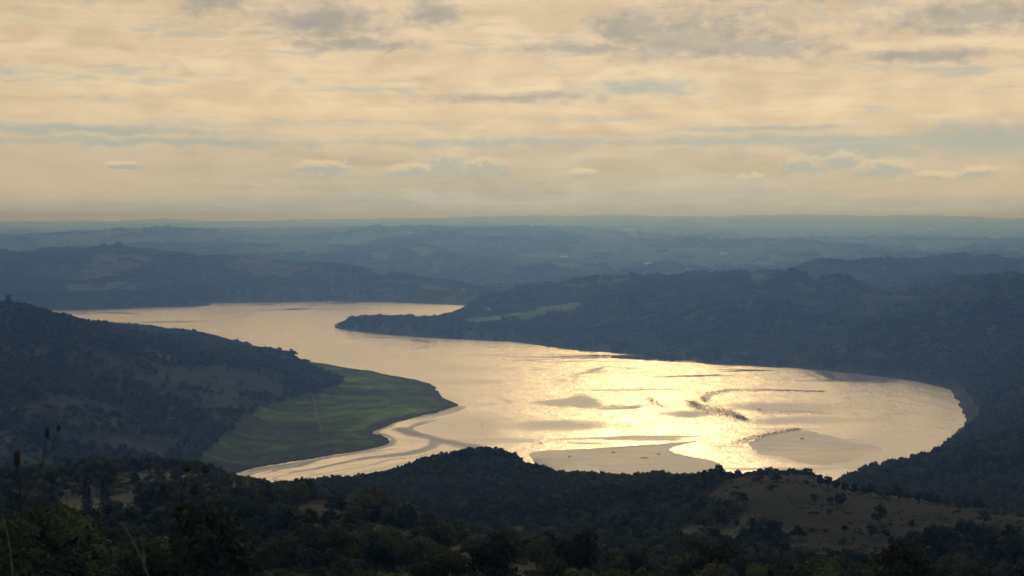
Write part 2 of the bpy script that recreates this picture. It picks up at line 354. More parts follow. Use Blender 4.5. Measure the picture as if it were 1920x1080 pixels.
def rbf(u, v):
    out = np.empty(u.shape, np.float32); cu32, cv32 = cu.astype(np.float32), cv.astype(np.float32)
    u = u.astype(np.float32).ravel(); v = v.astype(np.float32).ravel(); o = out.ravel()
    for i in range(0, len(u), 20000):
        k_ = np.sqrt((u[i:i + 20000, None] - cu32) ** 2 + (v[i:i + 20000, None] - cv32) ** 2 + np.float32(KC * KC))
        o[i:i + 20000] = k_ @ sol[:n_] + sol[n_]
    return o.reshape(out.shape)

AZ = np.radians(np.concatenate([np.linspace(-180, -60, 16)[:-1], np.linspace(-60, -25, 40)[:-1], np.linspace(-25, 25, 640), np.linspace(25, 60, 40)[1:], np.linspace(60, 180, 16)[1:]]))
RR = np.concatenate([np.geomspace(1.0, 150, 36)[:-1], np.geomspace(150, 1500, 190)[:-1], np.geomspace(1500, 6600, 330)[:-1], np.geomspace(6600, 60000, 190)])
gA, gR = np.meshgrid(AZ, RR)                # rows = range
gX, gY = gR * np.sin(gA), gR * np.cos(gA)
aC = np.clip(gA, -R(33), R(33))
aX, aY = gR * np.sin(aC), gR * np.cos(aC)
near_f = np.abs(gA) < R(61)
gZ = rbf(aC * KU, np.log(gR) * KV).astype(float) + rough(gX, gY)
gZ = gZ + ((fbm(gX / 1500, gY / 9000, 141, 4) - .5) * 170 + (fbm(gX / 380, gY / 9000, 151, 3) - .5) * 50) * sst(gR, 28000, 40000)
back = sst(np.abs(gA), R(55), R(100))
gZ = gZ * (1 - back) + (335 + (fbm(gX / 900, gY / 900, 77) - .5) * 30 - 120 * sst(gR, 500, 6000)) * back
lim = CAM_Z - 3 + 0 * gZ
lim = lim + 70 * sst(gR, 15000, 30000)
gZ = np.where(gR > 12, np.minimum(gZ, lim), np.minimum(gZ, CAM_Z - 1.5))
sd = np.full(gZ.shape, -1e4)
box = (gR > 1300) & (gR < 7000) & near_f
LK = LAKE
sd[box] = sdf(gX[box], gY[box], LK)
# ragged shoreline
sd[box] += (fbm(gX[box] / 55, gY[box] / 55, 61, 3) - .5) * 14
out_d = -sd
bank = np.where(out_d > 0, np.minimum(np.maximum(gZ, out_d * .02 + .15), out_d * .45 + .15), -np.minimum(sd * .06, 7) - .02)
gZ = np.where(box & (out_d < 900), bank, gZ)
# keep ground near the lake above water where the box ends
LA, LR = AZ, np.log(RR)
def grid_at(G, X, Y):
    a = np.arctan2(X, Y); l = np.log(np.hypot(X, Y))
    i = np.clip(np.searchsorted(LA, a) - 1, 0, len(LA) - 2); j = np.clip(np.searchsorted(LR, l) - 1, 0, len(LR) - 2)
    fa = np.clip((a - LA[i]) / (LA[i + 1] - LA[i]), 0, 1); fl = np.clip((np.exp(l) - RR[j]) / (RR[j + 1] - RR[j]), 0, 1)
    return (G[j, i] * (1 - fa) + G[j, i + 1] * fa) * (1 - fl) + (G[j + 1, i] * (1 - fa) + G[j + 1, i + 1] * fa) * fl
# line-of-sight table (tangent of the ground, running maximum outward)
TAN = (gZ - CAM_Z) / gR
VIS = np.maximum.accumulate(TAN, 0)

# ------------------------------------------------------------------ land cover: fields, meadows, woods (in place on the ground)
pxX, pxY = project(gX, gY, gZ)
def region(X, Y, PX, PY, poly, d0, d1):
    return (Y > d0) & (Y < d1) & inpoly(PX, PY, poly)
FIELDS = [  # polygon, depth range, albedo, how much of it stays free of trees
    ([(552, 664), (700, 678), (800, 696), (900, 750), (860, 800), (745, 850), (430, 905), (340, 885), (400, 838), (440, 800), (500, 760), (585, 742), (650, 715), (600, 695)], 1650, 3500, (.078, .108, .013), 1.0),
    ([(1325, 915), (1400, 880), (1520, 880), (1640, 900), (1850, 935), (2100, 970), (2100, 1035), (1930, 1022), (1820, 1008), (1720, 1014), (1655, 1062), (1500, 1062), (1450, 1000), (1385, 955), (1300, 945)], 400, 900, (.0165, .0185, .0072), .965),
    ([(100, 932), (160, 924), (240, 923), (266, 940), (262, 986), (110, 990)], 380, 760, (.080, .070, .034), 1.0),
    ([(185, 918), (240, 888), (345, 884), (385, 900), (350, 925), (230, 922)], 560, 900, (.078, .070, .032), .92),
    ([(100, 904), (300, 900), (420, 905), (420, 930), (260, 926), (100, 932)], 540, 760, (.050, .046, .022), .62),
    ([(1535, 870), (1700, 900), (1960, 930), (1960, 1010), (1700, 975), (1535, 950)], 790, 1090, (.03, .028, .014), .96),
    ([(78, 740), (150, 748), (235, 768), (232, 784), (120, 765), (80, 752)], 1700, 2600, (.026, .027, .015), 1.0),
    ([(125, 788), (190, 790), (195, 800), (130, 800)], 1600, 2600, (.026, .027, .015), 1.0),
    ([(208, 812), (345, 828), (305, 862), (205, 842)], 1600, 2600, (.025, .027, .015), 1.0),
    ([(285, 692), (420, 688), (520, 715), (530, 740), (430, 745), (330, 722)], 2000, 3000, (.026, .029, .013), .93),
    ([(380, 742), (470, 748), (500, 760), (440, 775), (380, 765)], 2000, 3000, (.026, .027, .015), .95),
    ([(570, 935), (640, 930), (700, 955), (640, 962), (580, 955)], 380, 620, (.050, .040, .026), 1.0),
    ([(400, 960), (560, 945), (640, 965), (760, 1000), (860, 1045), (760, 1045), (640, 1000)], 260, 620, (.06, .052, .026), .72),
    ([(840, 1040), (900, 1048), (890, 1062), (845, 1056)], 200, 420, (.09, .075, .045), 1.0),
    ([(845, 602), (960, 588), (1080, 566), (1095, 574), (1020, 596), (870, 608)], 4200, 5000, (.13, .16, .055), 1.0),
    ([(1040, 538), (1150, 522), (1185, 522), (1160, 530), (1060, 542)], 5000, 5800, (.12, .12, .05), 1.0),
    ([(1598, 552), (1720, 553), (1705, 561), (1600, 562)], 4100, 5200, (.09, .075, .03), 1.0),
    ([(1800, 552), (1920, 553), (1925, 560), (1800, 560)], 4100, 5200, (.09, .07, .042), 1.0),
    ([(1380, 518), (1430, 514), (1480, 524), (1440, 532)], 4600, 6400, (.07, .055, .032), .95),
    ([(1515, 527), (1565, 531), (1560, 537), (1520, 535)], 4600, 6400, (.11, .07, .042), 1.0),
    ([(785, 532), (840, 540), (862, 548), (820, 548), (790, 542)], 5800, 6600, (.07, .105, .03), 1.0),
    ([(690, 507), (760, 510), (755, 516), (700, 514)], 5800, 6800, (.10, .075, .04), 1.0),
    ([(110, 535), (280, 528), (330, 540), (230, 548), (120, 545)], 5600, 6800, (.07, .052, .038), .9),
    ([(430, 483), (510, 488), (515, 493), (440, 490)], 6300, 7100, (.08, .08, .04), 1.0),
    ([(0, 470), (110, 468), (100, 474), (0, 474)], 6600, 7300, (.08, .085, .036), 1.0),
    ([(1750, 755), (1960, 755), (1960, 775), (1850, 772)], 1950, 2300, (.08, .05, .034), .8),
]
def voronoi_field(X, Y, s):
    """field-parcel id noise: nearest jittered cell"""
    x = X / s; y = Y / s; ix = np.floor(x); iy = np.floor(y); best = np.full(np.shape(x), 9.); sec = np.full(np.shape(x), 9.); idv = np.zeros(np.shape(x))
    for a in (-1, 0, 1):
        for b in (-1, 0, 1):
            jx = ix + a; jy = iy + b
            d = (x - jx - .15 - .7 * _h(jx, jy, 5)) ** 2 + (y - jy - .15 - .7 * _h(jx, jy, 6)) ** 2
            m_ = d < best
            sec = np.where(m_, best, np.minimum(sec, d)); idv = np.where(m_, _h(jx, jy, 7), idv); best = np.where(m_, d, best)
    return idv, np.sqrt(sec) - np.sqrt(best)
def cover(X, Y, Z):
    """returns albedo colour (N,3) and tree density 0..1"""
    PX, PY = project(X, Y, Z); d = np.hypot(X, Y)
    base = np.array([.050, .050, .022])
    n = fbm(X / 45, Y / 45, 81, 4); n2 = fbm(X / 210, Y / 210, 91, 3)
    colr = base * (0.7 + .7 * n[..., None]) + (n2[..., None] > .55) * np.array([.02, .010, .004])
    dens = np.ones(np.shape(X))
    # left hill: scrub, hedges and small fields
    lh = (PX < 640) & (Y > 1350) & (Y < 3400)
    fid, fedge = voronoi_field(X + 40 * n2, Y * .55, 150)
    openf = (fid < .18) & (fedge > .10) & lh
    fcol = np.stack([.013 + .014 * fid, .018 + .006 * fid, .009 + .006 * fid], -1)
    colr = np.where(openf[..., None], fcol * (.75 + .5 * n[..., None]), colr)
    dens = np.where(lh, np.where(openf, .16 + .5 * (n > .56), .94 * sst(n, .22, .42)), dens)
    # far-left hill
    fl = (PX < 960) & (Y > 5400) & (Y < 7400)
    fid2, fe2 = voronoi_field(X, Y * .6, 330)
    of2 = (fid2 < .33) & (fe2 > .08) & fl
    colr = np.where(of2[..., None], np.stack([.045 + .06 * fid2, .045 + .03 * fid2, .028 + .012 * fid2], -1), colr)
    dens = np.where(fl, np.where(of2, .06, .92), dens)
    # spur and foreground right: gaps of dry grass between shrubs
    fg = (d < 620)
    gapm = sst(n2 + .35 * (n - .5), .52, .62)
    colr = np.where((fg & (PX > 300))[..., None], colr * (1 - gapm[..., None]) + gapm[..., None] * np.array([.055, .045, .020]), colr)
    dens = np.where(fg & (PX > 300), dens * (1 - .65 * gapm), dens)
    # distant farmland
    far = Y > 7400
    fid3, fe3 = voronoi_field(X + 120 * n2, Y * .35, 420)
    wood = fbm(X / 1500, Y / 2600, 131, 4) + .25 * (fid3 - .5)
    isf = far & (wood < .53)
    fc3 = np.stack([.030 + .035 * fid3, .040 + .028 * fid3, .02 + .014 * fid3], -1)
    colr = np.where(isf[..., None], fc3, np.where(far[..., None], np.array([.035, .045, .022]), colr))
    dens = np.where(far, np.where(isf, np.where(fe3 < .05, .3, .01), .9), dens)
    nearw = d < 950
    colr = np.where((nearw & (n > .42))[..., None], np.array([.062, .055, .024]) * (.6 + .8 * n[..., None]), colr)
    dens = np.where(nearw, dens * (.62 + .38 * sst(n, .62, .42)), dens)
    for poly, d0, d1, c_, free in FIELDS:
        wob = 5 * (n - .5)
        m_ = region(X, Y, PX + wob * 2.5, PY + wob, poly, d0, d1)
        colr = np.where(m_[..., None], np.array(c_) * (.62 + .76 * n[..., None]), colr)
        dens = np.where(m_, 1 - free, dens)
    return colr, dens
gC, gD = cover(gX, gY, gZ)
wet = box & (out_d < 45)
wn = fbm(gX / 30, gY / 30, 71, 3)
band = np.where(wet, 1 - sst(out_d + (wn - .5) * 26, 10, 34), 0)[..., None]
gC = gC * (1 - band) + np.array([.050, .038, .027]) * band
# the green flat: darker damp streaks parallel to the shore
flat = region(gX, gY, pxX, pxY, FIELDS[0][0], 1650, 3500)
st_ = fbm(gX / 260 + gY / 900, gY / 60 - gX / 260, 55, 4)
gC = np.where(flat[..., None] & (band < .5), gC * (.45 + 1.1 * sst(st_, .3, .72)[..., None]) + (.02 * sst(st_, .6, .8))[..., None] * np.array([.9, 1.3, .2]), gC)
ring = np.where(flat, .5 + .5 * np.sin(out_d / 7.5 + 5 * fbm(gX / 120, gY / 120, 57, 3)), 0)
tuft = fbm(gX / 22, gY / 22, 58, 4)
gC = np.where(flat[..., None] & (band < .6), gC * (.72 + .30 * ring + .55 * (tuft - .5))[..., None] + (sst(tuft, .58, .72) * .018)[..., None] * np.array([1, .8, .3]), gC)
gD = np.where(box & (out_d < 22), 0, gD)

# ------------------------------------------------------------------ materials
def newmat(name):
    m_ = bpy.data.materials.new(name); m_.use_nodes = True; T = NT(m_.node_tree)
    return m_, T, T.n['Principled BSDF']
def land_mat(name, s1, s2):
    m_, T, b = newmat(name)
    at_ = T.node('ShaderNodeAttribute', attribute_name='cover')
    pos = T.node('ShaderNodeNewGeometry').outputs['Position']
    n1_ = T.noise(pos, s1, 6, .65); n2_ = T.noise(pos, s2, 4, .6)
    f = T.m('MULTIPLY', T.ss(n1_, .25, .75, .55, 1.45), T.ss(n2_, .3, .7, .75, 1.25))
    T.l.new(T.vm('MULTIPLY', at_.outputs['Color'], T.xyz(f, f, f)), b.inputs['Base Color'])
    b.inputs['Roughness'].default_value = .95; b.inputs['Specular IOR Level'].default_value = .1
    bp = T.node('ShaderNodeBump'); bp.inputs['Strength'].default_value = .6; bp.inputs['Distance'].default_value = .6 / s1 * .12
    T.l.new(n1_, bp.inputs['Height']); T.l.new(bp.outputs[0], b.inputs['Normal'])
    return m_
M_near = land_mat('dry_hillside', .35, .04); M_mid = land_mat('hill_ground', .08, .012); M_far = land_mat('farmland', .01, .002)
def plain(name, c, rough_=.8, var=.25, s=3.0, metal=0.0, spec=.3):
    m_, T, b = newmat(name)
    pos = T.node('ShaderNodeTexCoord').outputs['Object']
    f = T.ss(T.noise(pos, s, 5, .6), .25, .75, 1 - var, 1 + var)
    T.l.new(T.vm('MULTIPLY', tuple(c), T.xyz(f, f, f)), b.inputs['Base Color'])
    b.inputs['Roughness'].default_value = rough_; b.inputs['Metallic'].default_value = metal; b.inputs['Specular IOR Level'].default_value = spec
    return m_
def leaf_mat(name, c, trans=.25):
    m_, T, b = newmat(name)
    rnd = T.node('ShaderNodeObjectInfo').outputs['Random']
    pos = T.node('ShaderNodeTexCoord').outputs['Object']
    n_ = T.noise(pos, .55, 3, .6)
    f = T.m('MULTIPLY', T.ss(rnd, 0, 1, .5, 1.6), T.ss(n_, .3, .7, .7, 1.35))
    warm = T.mix(T.m('MULTIPLY', T.ss(T.m('FRACT', T.m('MULTIPLY', rnd, 17.3)), .72, 1.0), .6), tuple(c), (c[0] * 1.75, c[1] * 1.2, c[2] * .8))
    cc = T.vm('MULTIPLY', warm, T.xyz(f, f, f))
    T.l.new(cc, b.inputs['Base Color']); b.inputs['Roughness'].default_value = .75; b.inputs['Specular IOR Level'].default_value = .15
    tr = T.node('ShaderNodeBsdfTranslucent'); T.l.new(T.vm('MULTIPLY', cc, (1.2, 1.3, .7)), tr.inputs['Color'])
    mx = T.node('ShaderNodeMixShader'); mx.inputs[0].default_value = trans
    T.l.new(b.outputs[0], mx.inputs[1]); T.l.new(tr.outputs[0], mx.inputs[2])
    T.l.new(mx.outputs[0], T.n['Material Output'].inputs['Surface'])
    return m_
L_oak = leaf_mat('oak_leaves', (.042, .048, .014)); L_olive = leaf_mat('olive_leaves', (.058, .062, .022))
L_holm = leaf_mat('evergreen_leaves', (.025, .033, .013)); L_gold = leaf_mat('turning_leaves', (.17, .15, .025), .35); L_mac = leaf_mat('macchia_leaves', (.015, .021, .010)); L_cyp = leaf_mat('cypress_leaves', (.018, .027, .014))
M_bark = plain('bark', (.05, .04, .03), .9, .4, 6)

# ------------------------------------------------------------------ mesh helpers
def mesh_np(name, V, F, mats, fm=None, smooth=False):
    me = bpy.data.meshes.new(name)
    V = np.asarray(V, np.float32)
    if isinstance(F, np.ndarray):
        nf, kf = F.shape
        me.vertices.add(len(V)); me.vertices.foreach_set('co', V.ravel())
        me.loops.add(nf * kf); me.loops.foreach_set('vertex_index', F.astype(np.int32).ravel())
        me.polygons.add(nf); me.polygons.foreach_set('loop_start', np.arange(0, nf * kf, kf, dtype=np.int32))
        me.update(calc_edges=True)
    else:
        me.from_pydata(V.tolist(), [], F); me.update()
    for m_ in mats: me.materials.append(m_)
    if fm is not None: me.polygons.foreach_set('material_index', np.asarray(fm, np.int32))
    if smooth: me.polygons.foreach_set('use_smooth', np.ones(len(me.polygons), bool))
    me.validate(); me.update()
    return me
def ob(name, me, parent=None, loc=None):
    o = bpy.data.objects.new(name, me); col.objects.link(o)
    if parent: o.parent = parent
    if loc is not None: o.location = loc
    return o
def tag(o, label=None, cat=None, group=None, kind=None):
    for k_, v in (('label', label), ('category', cat), ('group', group), ('kind', kind)):
        if v: o[k_] = v
    return o

# ------------------------------------------------------------------ terrain meshes
def terrain(name, r0, r1, mat, label, cat, fan=False):
    sub = slice(r0, r1 + 1); nr = r1 - r0 + 1; nc = len(AZ) - 1      # last column equals the first
    V = np.stack([gX[sub, :nc], gY[sub, :nc], gZ[sub, :nc]], -1).reshape(-1, 3)
    i = np.arange(nr - 1)[:, None] * nc; j = np.arange(nc)[None, :]; j2 = (j + 1) % nc
    F = np.stack([i + j, i + j2, i + nc + j2, i + nc + j], -1).reshape(-1, 4)[:, ::-1]
    Cc = gC[sub, :nc].reshape(-1, 3)
    me = mesh_np(name, V, F, [mat], smooth=True)
    if fan:
        bm_ = [list(range(nc))]
        me2 = mesh_np(name, V, [tuple(int(q) for q in f) for f in F] + [tuple(range(nc))], [mat], smooth=True); me = me2
    a = me.color_attributes.new('cover', 'FLOAT_COLOR', 'POINT')
    a.data.foreach_set('color', np.concatenate([Cc, np.ones((len(Cc), 1))], 1).astype(np.float32).ravel())
    return tag(ob(name, me), label, cat, kind='structure')
i1 = int(np.searchsorted(RR, 160)); i2 = int(np.searchsorted(RR, 1350)); i3 = int(np.searchsorted(RR, 7600))
terrain('viewpoint_slope', 0, i1, M_near, 'dry grassy slope under the viewpoint', 'slope', True)
terrain('foreground_hills', i1, i2, M_near, 'dark foreground hills with scrub and brown bare hilltop', 'hills')
terrain('lakeside_hills', i2, i3, M_mid, 'hazy blue wooded hills round the lake', 'hills')
terrain('far_plain', i3, len(RR) - 1, M_far, 'misty far farmland running to the horizon', 'plain')

# ------------------------------------------------------------------ lake
m_, T, b = newmat('lake_water')
pos = T.node('ShaderNodeNewGeometry').outputs['Position']
px_, py_, _ = T.sep(pos)[:]
def wblob(cx, cy, rx, ry, rot=0, warp_=None, lo=.0, hi=1.45):
    c_ = onz(cx, cy); s_ = c_[1] / FPX
    X = T.m('DIVIDE', T.m('ADD', T.m('SUBTRACT', px_, float(c_[0])), T.m('MULTIPLY', wn1, rx * s_ * 1.6)), rx * s_)
    dyw = ry * c_[1] ** 2 / (FPX * CAM_Z)
    Y = T.m('DIVIDE', T.m('ADD', T.m('SUBTRACT', py_, float(c_[1])), T.m('MULTIPLY', wn2, dyw * 2.6)), dyw)
    d_ = T.m('SQRT', T.m('ADD', T.m('MULTIPLY', X, X), T.m('MULTIPLY', Y, Y)))
    return T.ss(d_, hi, lo, 0, 1)
wn0 = T.noise(T.vm('MULTIPLY', pos, (1, .45, 1)), .006, 5, .6, .4, out='Color')
wn1, wn2, wn3 = T.sep(T.vm('SUBTRACT', wn0, (.5, .5, .5)))[:]
gust = T.noise(T.vm('MULTIPLY', pos, (.5, .35, 1)), .0045, 5, .6, 1.2)
lanes = T.noise(T.vm('MULTIPLY', pos, (.22, 1, 1)), .007, 5, .62, .8)
calm = T.m('MAXIMUM', T.ss(gust, .55, .68), T.m('MULTIPLY', T.ss(lanes, .55, .66), .75))
for cb in [(1520, 838, 120, 26), (1620, 852, 140, 24), (1040, 800, 120, 12), (880, 795, 90, 24), (690, 690, 200, 10), (1720, 790, 80, 12), (1180, 868, 160, 18), (820, 760, 60, 18), (1470, 762, 120, 12), (1500, 788, 110, 8), (1290, 776, 60, 8)]:
    calm = T.m('MAXIMUM', calm, T.m('MULTIPLY', wblob(*cb), .9))
rip = T.m('SUBTRACT', 1.0, calm)
def tilt(scale, amp, stretch=(1, 1, 1)):
    c_ = T.noise(T.vm('MULTIPLY', pos, stretch), scale, 2, .6, out='Color')
    v = T.vm('SUBTRACT', c_, (.5, .5, .5)); return T.vm('MULTIPLY', v, T.xyz(T.m('MULTIPLY', rip, amp), T.m('MULTIPLY', rip, amp), 0.0))
nrm = T.vm('NORMALIZE', T.vm('ADD', T.vm('ADD', tilt(.9, .08), tilt(.30, .20, (1, .22, 1))), T.vm('ADD', tilt(.05, .10, (1, .4, 1)), (0, 0, 1))))
T.l.new(nrm, b.inputs['Normal'])
T.l.new(T.mix(calm, (.90, .80, .65), (.80, .71, .57)), b.inputs['Base Color'])
T.l.new(T.ss(rip, 0, 1, .07, .25), b.inputs['Roughness'])
b.inputs['IOR'].default_value = 1.4; T.l.new(T.ss(rip, 0, 1, .45, .75), b.inputs['Metallic'])
M_lake = m_
LP = np.asarray(LAKE); cen = LP.mean(0)
# water sheet: outline grown 60 m into the banks, so the shore is where ground meets water
nrm2 = np.roll(LP, -1, 0) - np.roll(LP, 1, 0); nrm2 = np.stack([nrm2[:, 1], -nrm2[:, 0]], 1); nrm2 /= np.linalg.norm(nrm2, axis=1)[:, None] + 1e-9
area2 = np.sum(LP[:, 0] * np.roll(LP[:, 1], -1) - np.roll(LP[:, 0], -1) * LP[:, 1])
xs = np.arange(LP[:, 0].min() - 80, LP[:, 0].max() + 80, 30.); ys = np.arange(LP[:, 1].min() - 80, LP[:, 1].max() + 80, 30.)
XX, YY = np.meshgrid(xs, ys); inn = sdf(XX, YY, LP) > -55
idx = -np.ones(XX.shape, int)
q = inn[:-1, :-1] & inn[1:, :-1] & inn[:-1, 1:] & inn[1:, 1:]
used = np.zeros(XX.shape, bool); used[:-1, :-1] |= q; used[1:, :-1] |= q; used[:-1, 1:] |= q; used[1:, 1:] |= q
idx[used] = np.arange(used.sum())
F = np.stack([idx[:-1, :-1][q], idx[:-1, 1:][q], idx[1:, 1:][q], idx[1:, :-1][q]], -1)
tag(ob('lake', mesh_np('lake', np.stack([XX[used], YY[used], np.zeros(used.sum())], -1), F, [M_lake], smooth=True)), 'golden lake water glittering under the veiled sun', 'lake', kind='structure')

# ------------------------------------------------------------------ mudflats and sandbars: low domes of wet mud just breaking the surface
def mud_mat(name, c, r0_, r1_, ior, film=0.0):
    m_, T, b = newmat(name)
    pos = T.node('ShaderNodeNewGeometry').outputs['Position']; dry = T.node('ShaderNodeAttribute', attribute_name='drying').outputs['Fac']
    a_ = T.noise(T.vm('MULTIPLY', pos, (.5, 1, 1)), .02, 6, .62, .6); f = T.ss(a_, .3, .7, .8, 1.15)
    T.l.new(T.mix(dry, T.vm('MULTIPLY', tuple(c), T.xyz(f, f, f)), (.17, .13, .095)), b.inputs['Base Color'])
    T.l.new(T.ss(dry, 0, 1, r0_, .5), b.inputs['Roughness']); T.l.new(T.ss(dry, 0, 1, film, 0.0), b.inputs['Metallic'])
    b.inputs['IOR'].default_value = ior
    return m_
M_mud = mud_mat('wet_mud', (.92, .80, .63), .06, .22, 1.5, .75); M_mud_d = mud_mat('dark_mud', (.22, .17, .12), .2, .45, 1.4); M_sand = mud_mat('silt', (.66, .56, .42), .05, .12, 1.45, .35)
def mud(name, px, mat, label, h=.35, step=7., edge=14., wob=10., bands=0.0, dark=None):
    P = smooth_poly([onz(*p)[:2] for p in px], 2)
    xs = np.arange(P[:, 0].min() - 20, P[:, 0].max() + 20, step); ys = np.arange(P[:, 1].min() - 20, P[:, 1].max() + 20, step * 1.6)
    X, Y = np.meshgrid(xs, ys); s = sdf(X, Y, P) + (fbm(X / 40, Y / 40, 15, 4) - .5) * wob
    Z = -.12 + (h + .12) * sst(s, -edge * .3, edge) + np.where(s > 0, (fbm(X / 25, Y / 25, 19, 3) - .5) * .05, 0)
    inn = s > -edge * .4
    q = inn[:-1, :-1] | inn[1:, :-1] | inn[:-1, 1:] | inn[1:, 1:]
    used = np.zeros(X.shape, bool); used[:-1, :-1] |= q; used[1:, :-1] |= q; used[:-1, 1:] |= q; used[1:, 1:] |= q
    idx = -np.ones(X.shape, int); idx[used] = np.arange(used.sum())
    F = np.stack([idx[:-1, :-1][q], idx[:-1, 1:][q], idx[1:, 1:][q], idx[1:, :-1][q]], -1)
    me = mesh_np(name, np.stack([X[used], Y[used], Z[used]], -1), F, [mat], smooth=True)
    Xu, Yu = X[used], Y[used]; shore = sdf(Xu, Yu, LAKE)                       # metres out from the grass edge
    q_ = fbm(shore / 16 + 3 * fbm(Xu / 130, Yu / 130, 23, 3), (Xu + Yu) / 420, 29, 4); dr = bands * sst(q_, .50, .66) * (1 - .6 * sst(shore, 60, 160))
    dr = np.maximum(dr, bands * (1 - sst(shore + 10 * (q_ - .5), 4, 14)))
    if dark is not None:
        D_ = np.full(len(Xu), 1e9); Q_ = [onz(*p)[:2] for p in dark]
        for a_, b_ in zip(Q_[:-1], Q_[1:]):
            e_ = b_ - a_; t_ = np.clip(((Xu - a_[0]) * e_[0] + (Yu - a_[1]) * e_[1]) / (e_ @ e_), 0, 1); D_ = np.minimum(D_, np.hypot(Xu - a_[0] - t_ * e_[0], (Yu - a_[1] - t_ * e_[1]) * .55))
        dr = np.maximum(dr, .85 * sst(D_ + 22 * (fbm(Xu / 28, Yu / 60, 31, 3) - .5), 22, 4))
    at_ = me.attributes.new('drying', 'FLOAT', 'POINT'); at_.data.foreach_set('value', dr.astype(np.float32))
    return tag(ob(name, me), label, 'mudflat', kind='structure')
mud('mudflat', [(400, 905), (470, 879), (560, 865), (650, 849), (738, 832), (720, 815), (690, 812), (722, 797), (770, 782), (864, 759), (876, 766), (805, 793), (768, 804), (795, 812), (865, 826), (935, 840), (870, 850), (760, 870), (640, 892), (520, 907), (420, 917)],
    M_mud, 'pale wet mudflat streaked with brown silt below the green flat', .3, 5., 10., 14., .75, [(752, 806), (785, 816), (830, 827), (880, 836), (915, 840)])
mud('sandbar', [(985, 845), (1080, 842), (1200, 835), (1300, 826), (1316, 828), (1262, 838), (1252, 846), (1290, 856), (1350, 866), (1362, 874), (1340, 890), (1200, 905), (1050, 890), (1000, 870)], M_sand, 'smooth curving silt bar in the shallows behind the wooded dome')
mud('dark_mudbank', [(990, 856), (1040, 858), (1120, 872), (1150, 890), (1060, 890), (1005, 872)], M_mud_d, 'dark wet mudbank beside the wooded dome', .6)
mud('silt_bank', [(1385, 831), (1440, 812), (1510, 803), (1530, 806), (1560, 815), (1640, 832), (1660, 850), (1590, 866), (1530, 874), (1460, 862), (1405, 846)], M_sand, 'broad smooth grey silt bank in the lake by the right-hand hill', .12, 6., 16., 46.)
mud('mud_spit', [(1130, 670.5), (1200, 669), (1290, 674), (1340, 682), (1240, 677)], M_mud_d, 'thin dark mud spit off the far wooded shore', .8, 9)
mud('mud_islet', [(406, 573.2), (415, 572.6), (425, 573), (416, 574.6)], M_mud_d, 'tiny dark mud islet off the far point', .9, 5, 8, 4)

# ------------------------------------------------------------------ trees
def leafcards(P, Nn, size, rng):
    """quads at P, roughly facing Nn with much scatter"""
    n = len(P); N_ = Nn + rng.normal(0, .75, (n, 3)); N_ /= np.linalg.norm(N_, axis=1)[:, None]
    t = np.cross(N_, rng.normal(0, 1, (n, 3))); t /= np.linalg.norm(t, axis=1)[:, None] + 1e-9; bt = np.cross(N_, t)
    s = (size * rng.uniform(.6, 1.35, n))[:, None]; asp = rng.uniform(.55, 1, n)[:, None]
    bend = N_ * s * rng.uniform(-.25, .25, n)[:, None]
    V = np.stack([P - t * s - bt * s * asp * .3, P - t * s * .1 - bt * s * asp + bend, P + t * s + bt * s * asp * .25, P + t * s * .15 + bt * s * asp + bend], 1).reshape(-1, 3)
    return V, np.arange(n * 4).reshape(-1, 4)
def crown(rng, kind, n, size):
    """points through a lobed crown about 1 wide; z from 0 (ground) up"""
    if kind == 'cypress':
        z = rng.uniform(.03, 1, n) ; r = .17 * np.sin(np.clip(z, 0, 1) ** .55 * math.pi) ** .8 * (1 + .25 * np.sin(z * 31)) * rng.uniform(.5, 1, n) ** .5
        a = rng.uniform(0, 6.283, n); P = np.stack([r * np.cos(a), r * np.sin(a), z * 2.6], 1); N_ = np.stack([np.cos(a), np.sin(a), .5 + 0 * a], 1)
        return leafcards(P, N_, size * .7, rng)
    if kind == 'poplar':
        L = [(rng.normal(0, .07), rng.normal(0, .07), .35 + 1.5 * i / 9, .24 * (1 - abs(i / 9 - .4)), .24) for i in range(10)]
    elif kind == 'shrub':
        L = [(rng.normal(0, .26), rng.normal(0, .26), rng.uniform(.08, .38), rng.uniform(.16, .3), rng.uniform(.14, .26)) for i in range(9)]
    else:
        L = []
        for i in range(15):
            a = rng.uniform(0, 6.283); h = rng.uniform(0, 1); rr = .40 * math.sqrt(rng.uniform(0, 1)) * (1 - .35 * h)
            L.append((rr * math.cos(a), rr * math.sin(a), .28 + .52 * h, rng.uniform(.13, .25), rng.uniform(.12, .2)))
    L = np.array(L); wgt = L[:, 3] ** 2; ch = rng.choice(len(L), n, p=wgt / wgt.sum())
    v = rng.normal(0, 1, (n, 3)); v /= np.linalg.norm(v, axis=1)[:, None]
    v[:, 2] = np.where(v[:, 2] < -.3, -v[:, 2] * .5, v[:, 2])
    rad = rng.uniform(.55, 1.05, n)[:, None]
    P = L[ch, :3] + v * rad * np.stack([L[ch, 3], L[ch, 3], L[ch, 4]], 1)
    P[:, 2] = np.maximum(P[:, 2], .03)
    return leafcards(P, v + np.array([0, 0, .35]), size, rng)
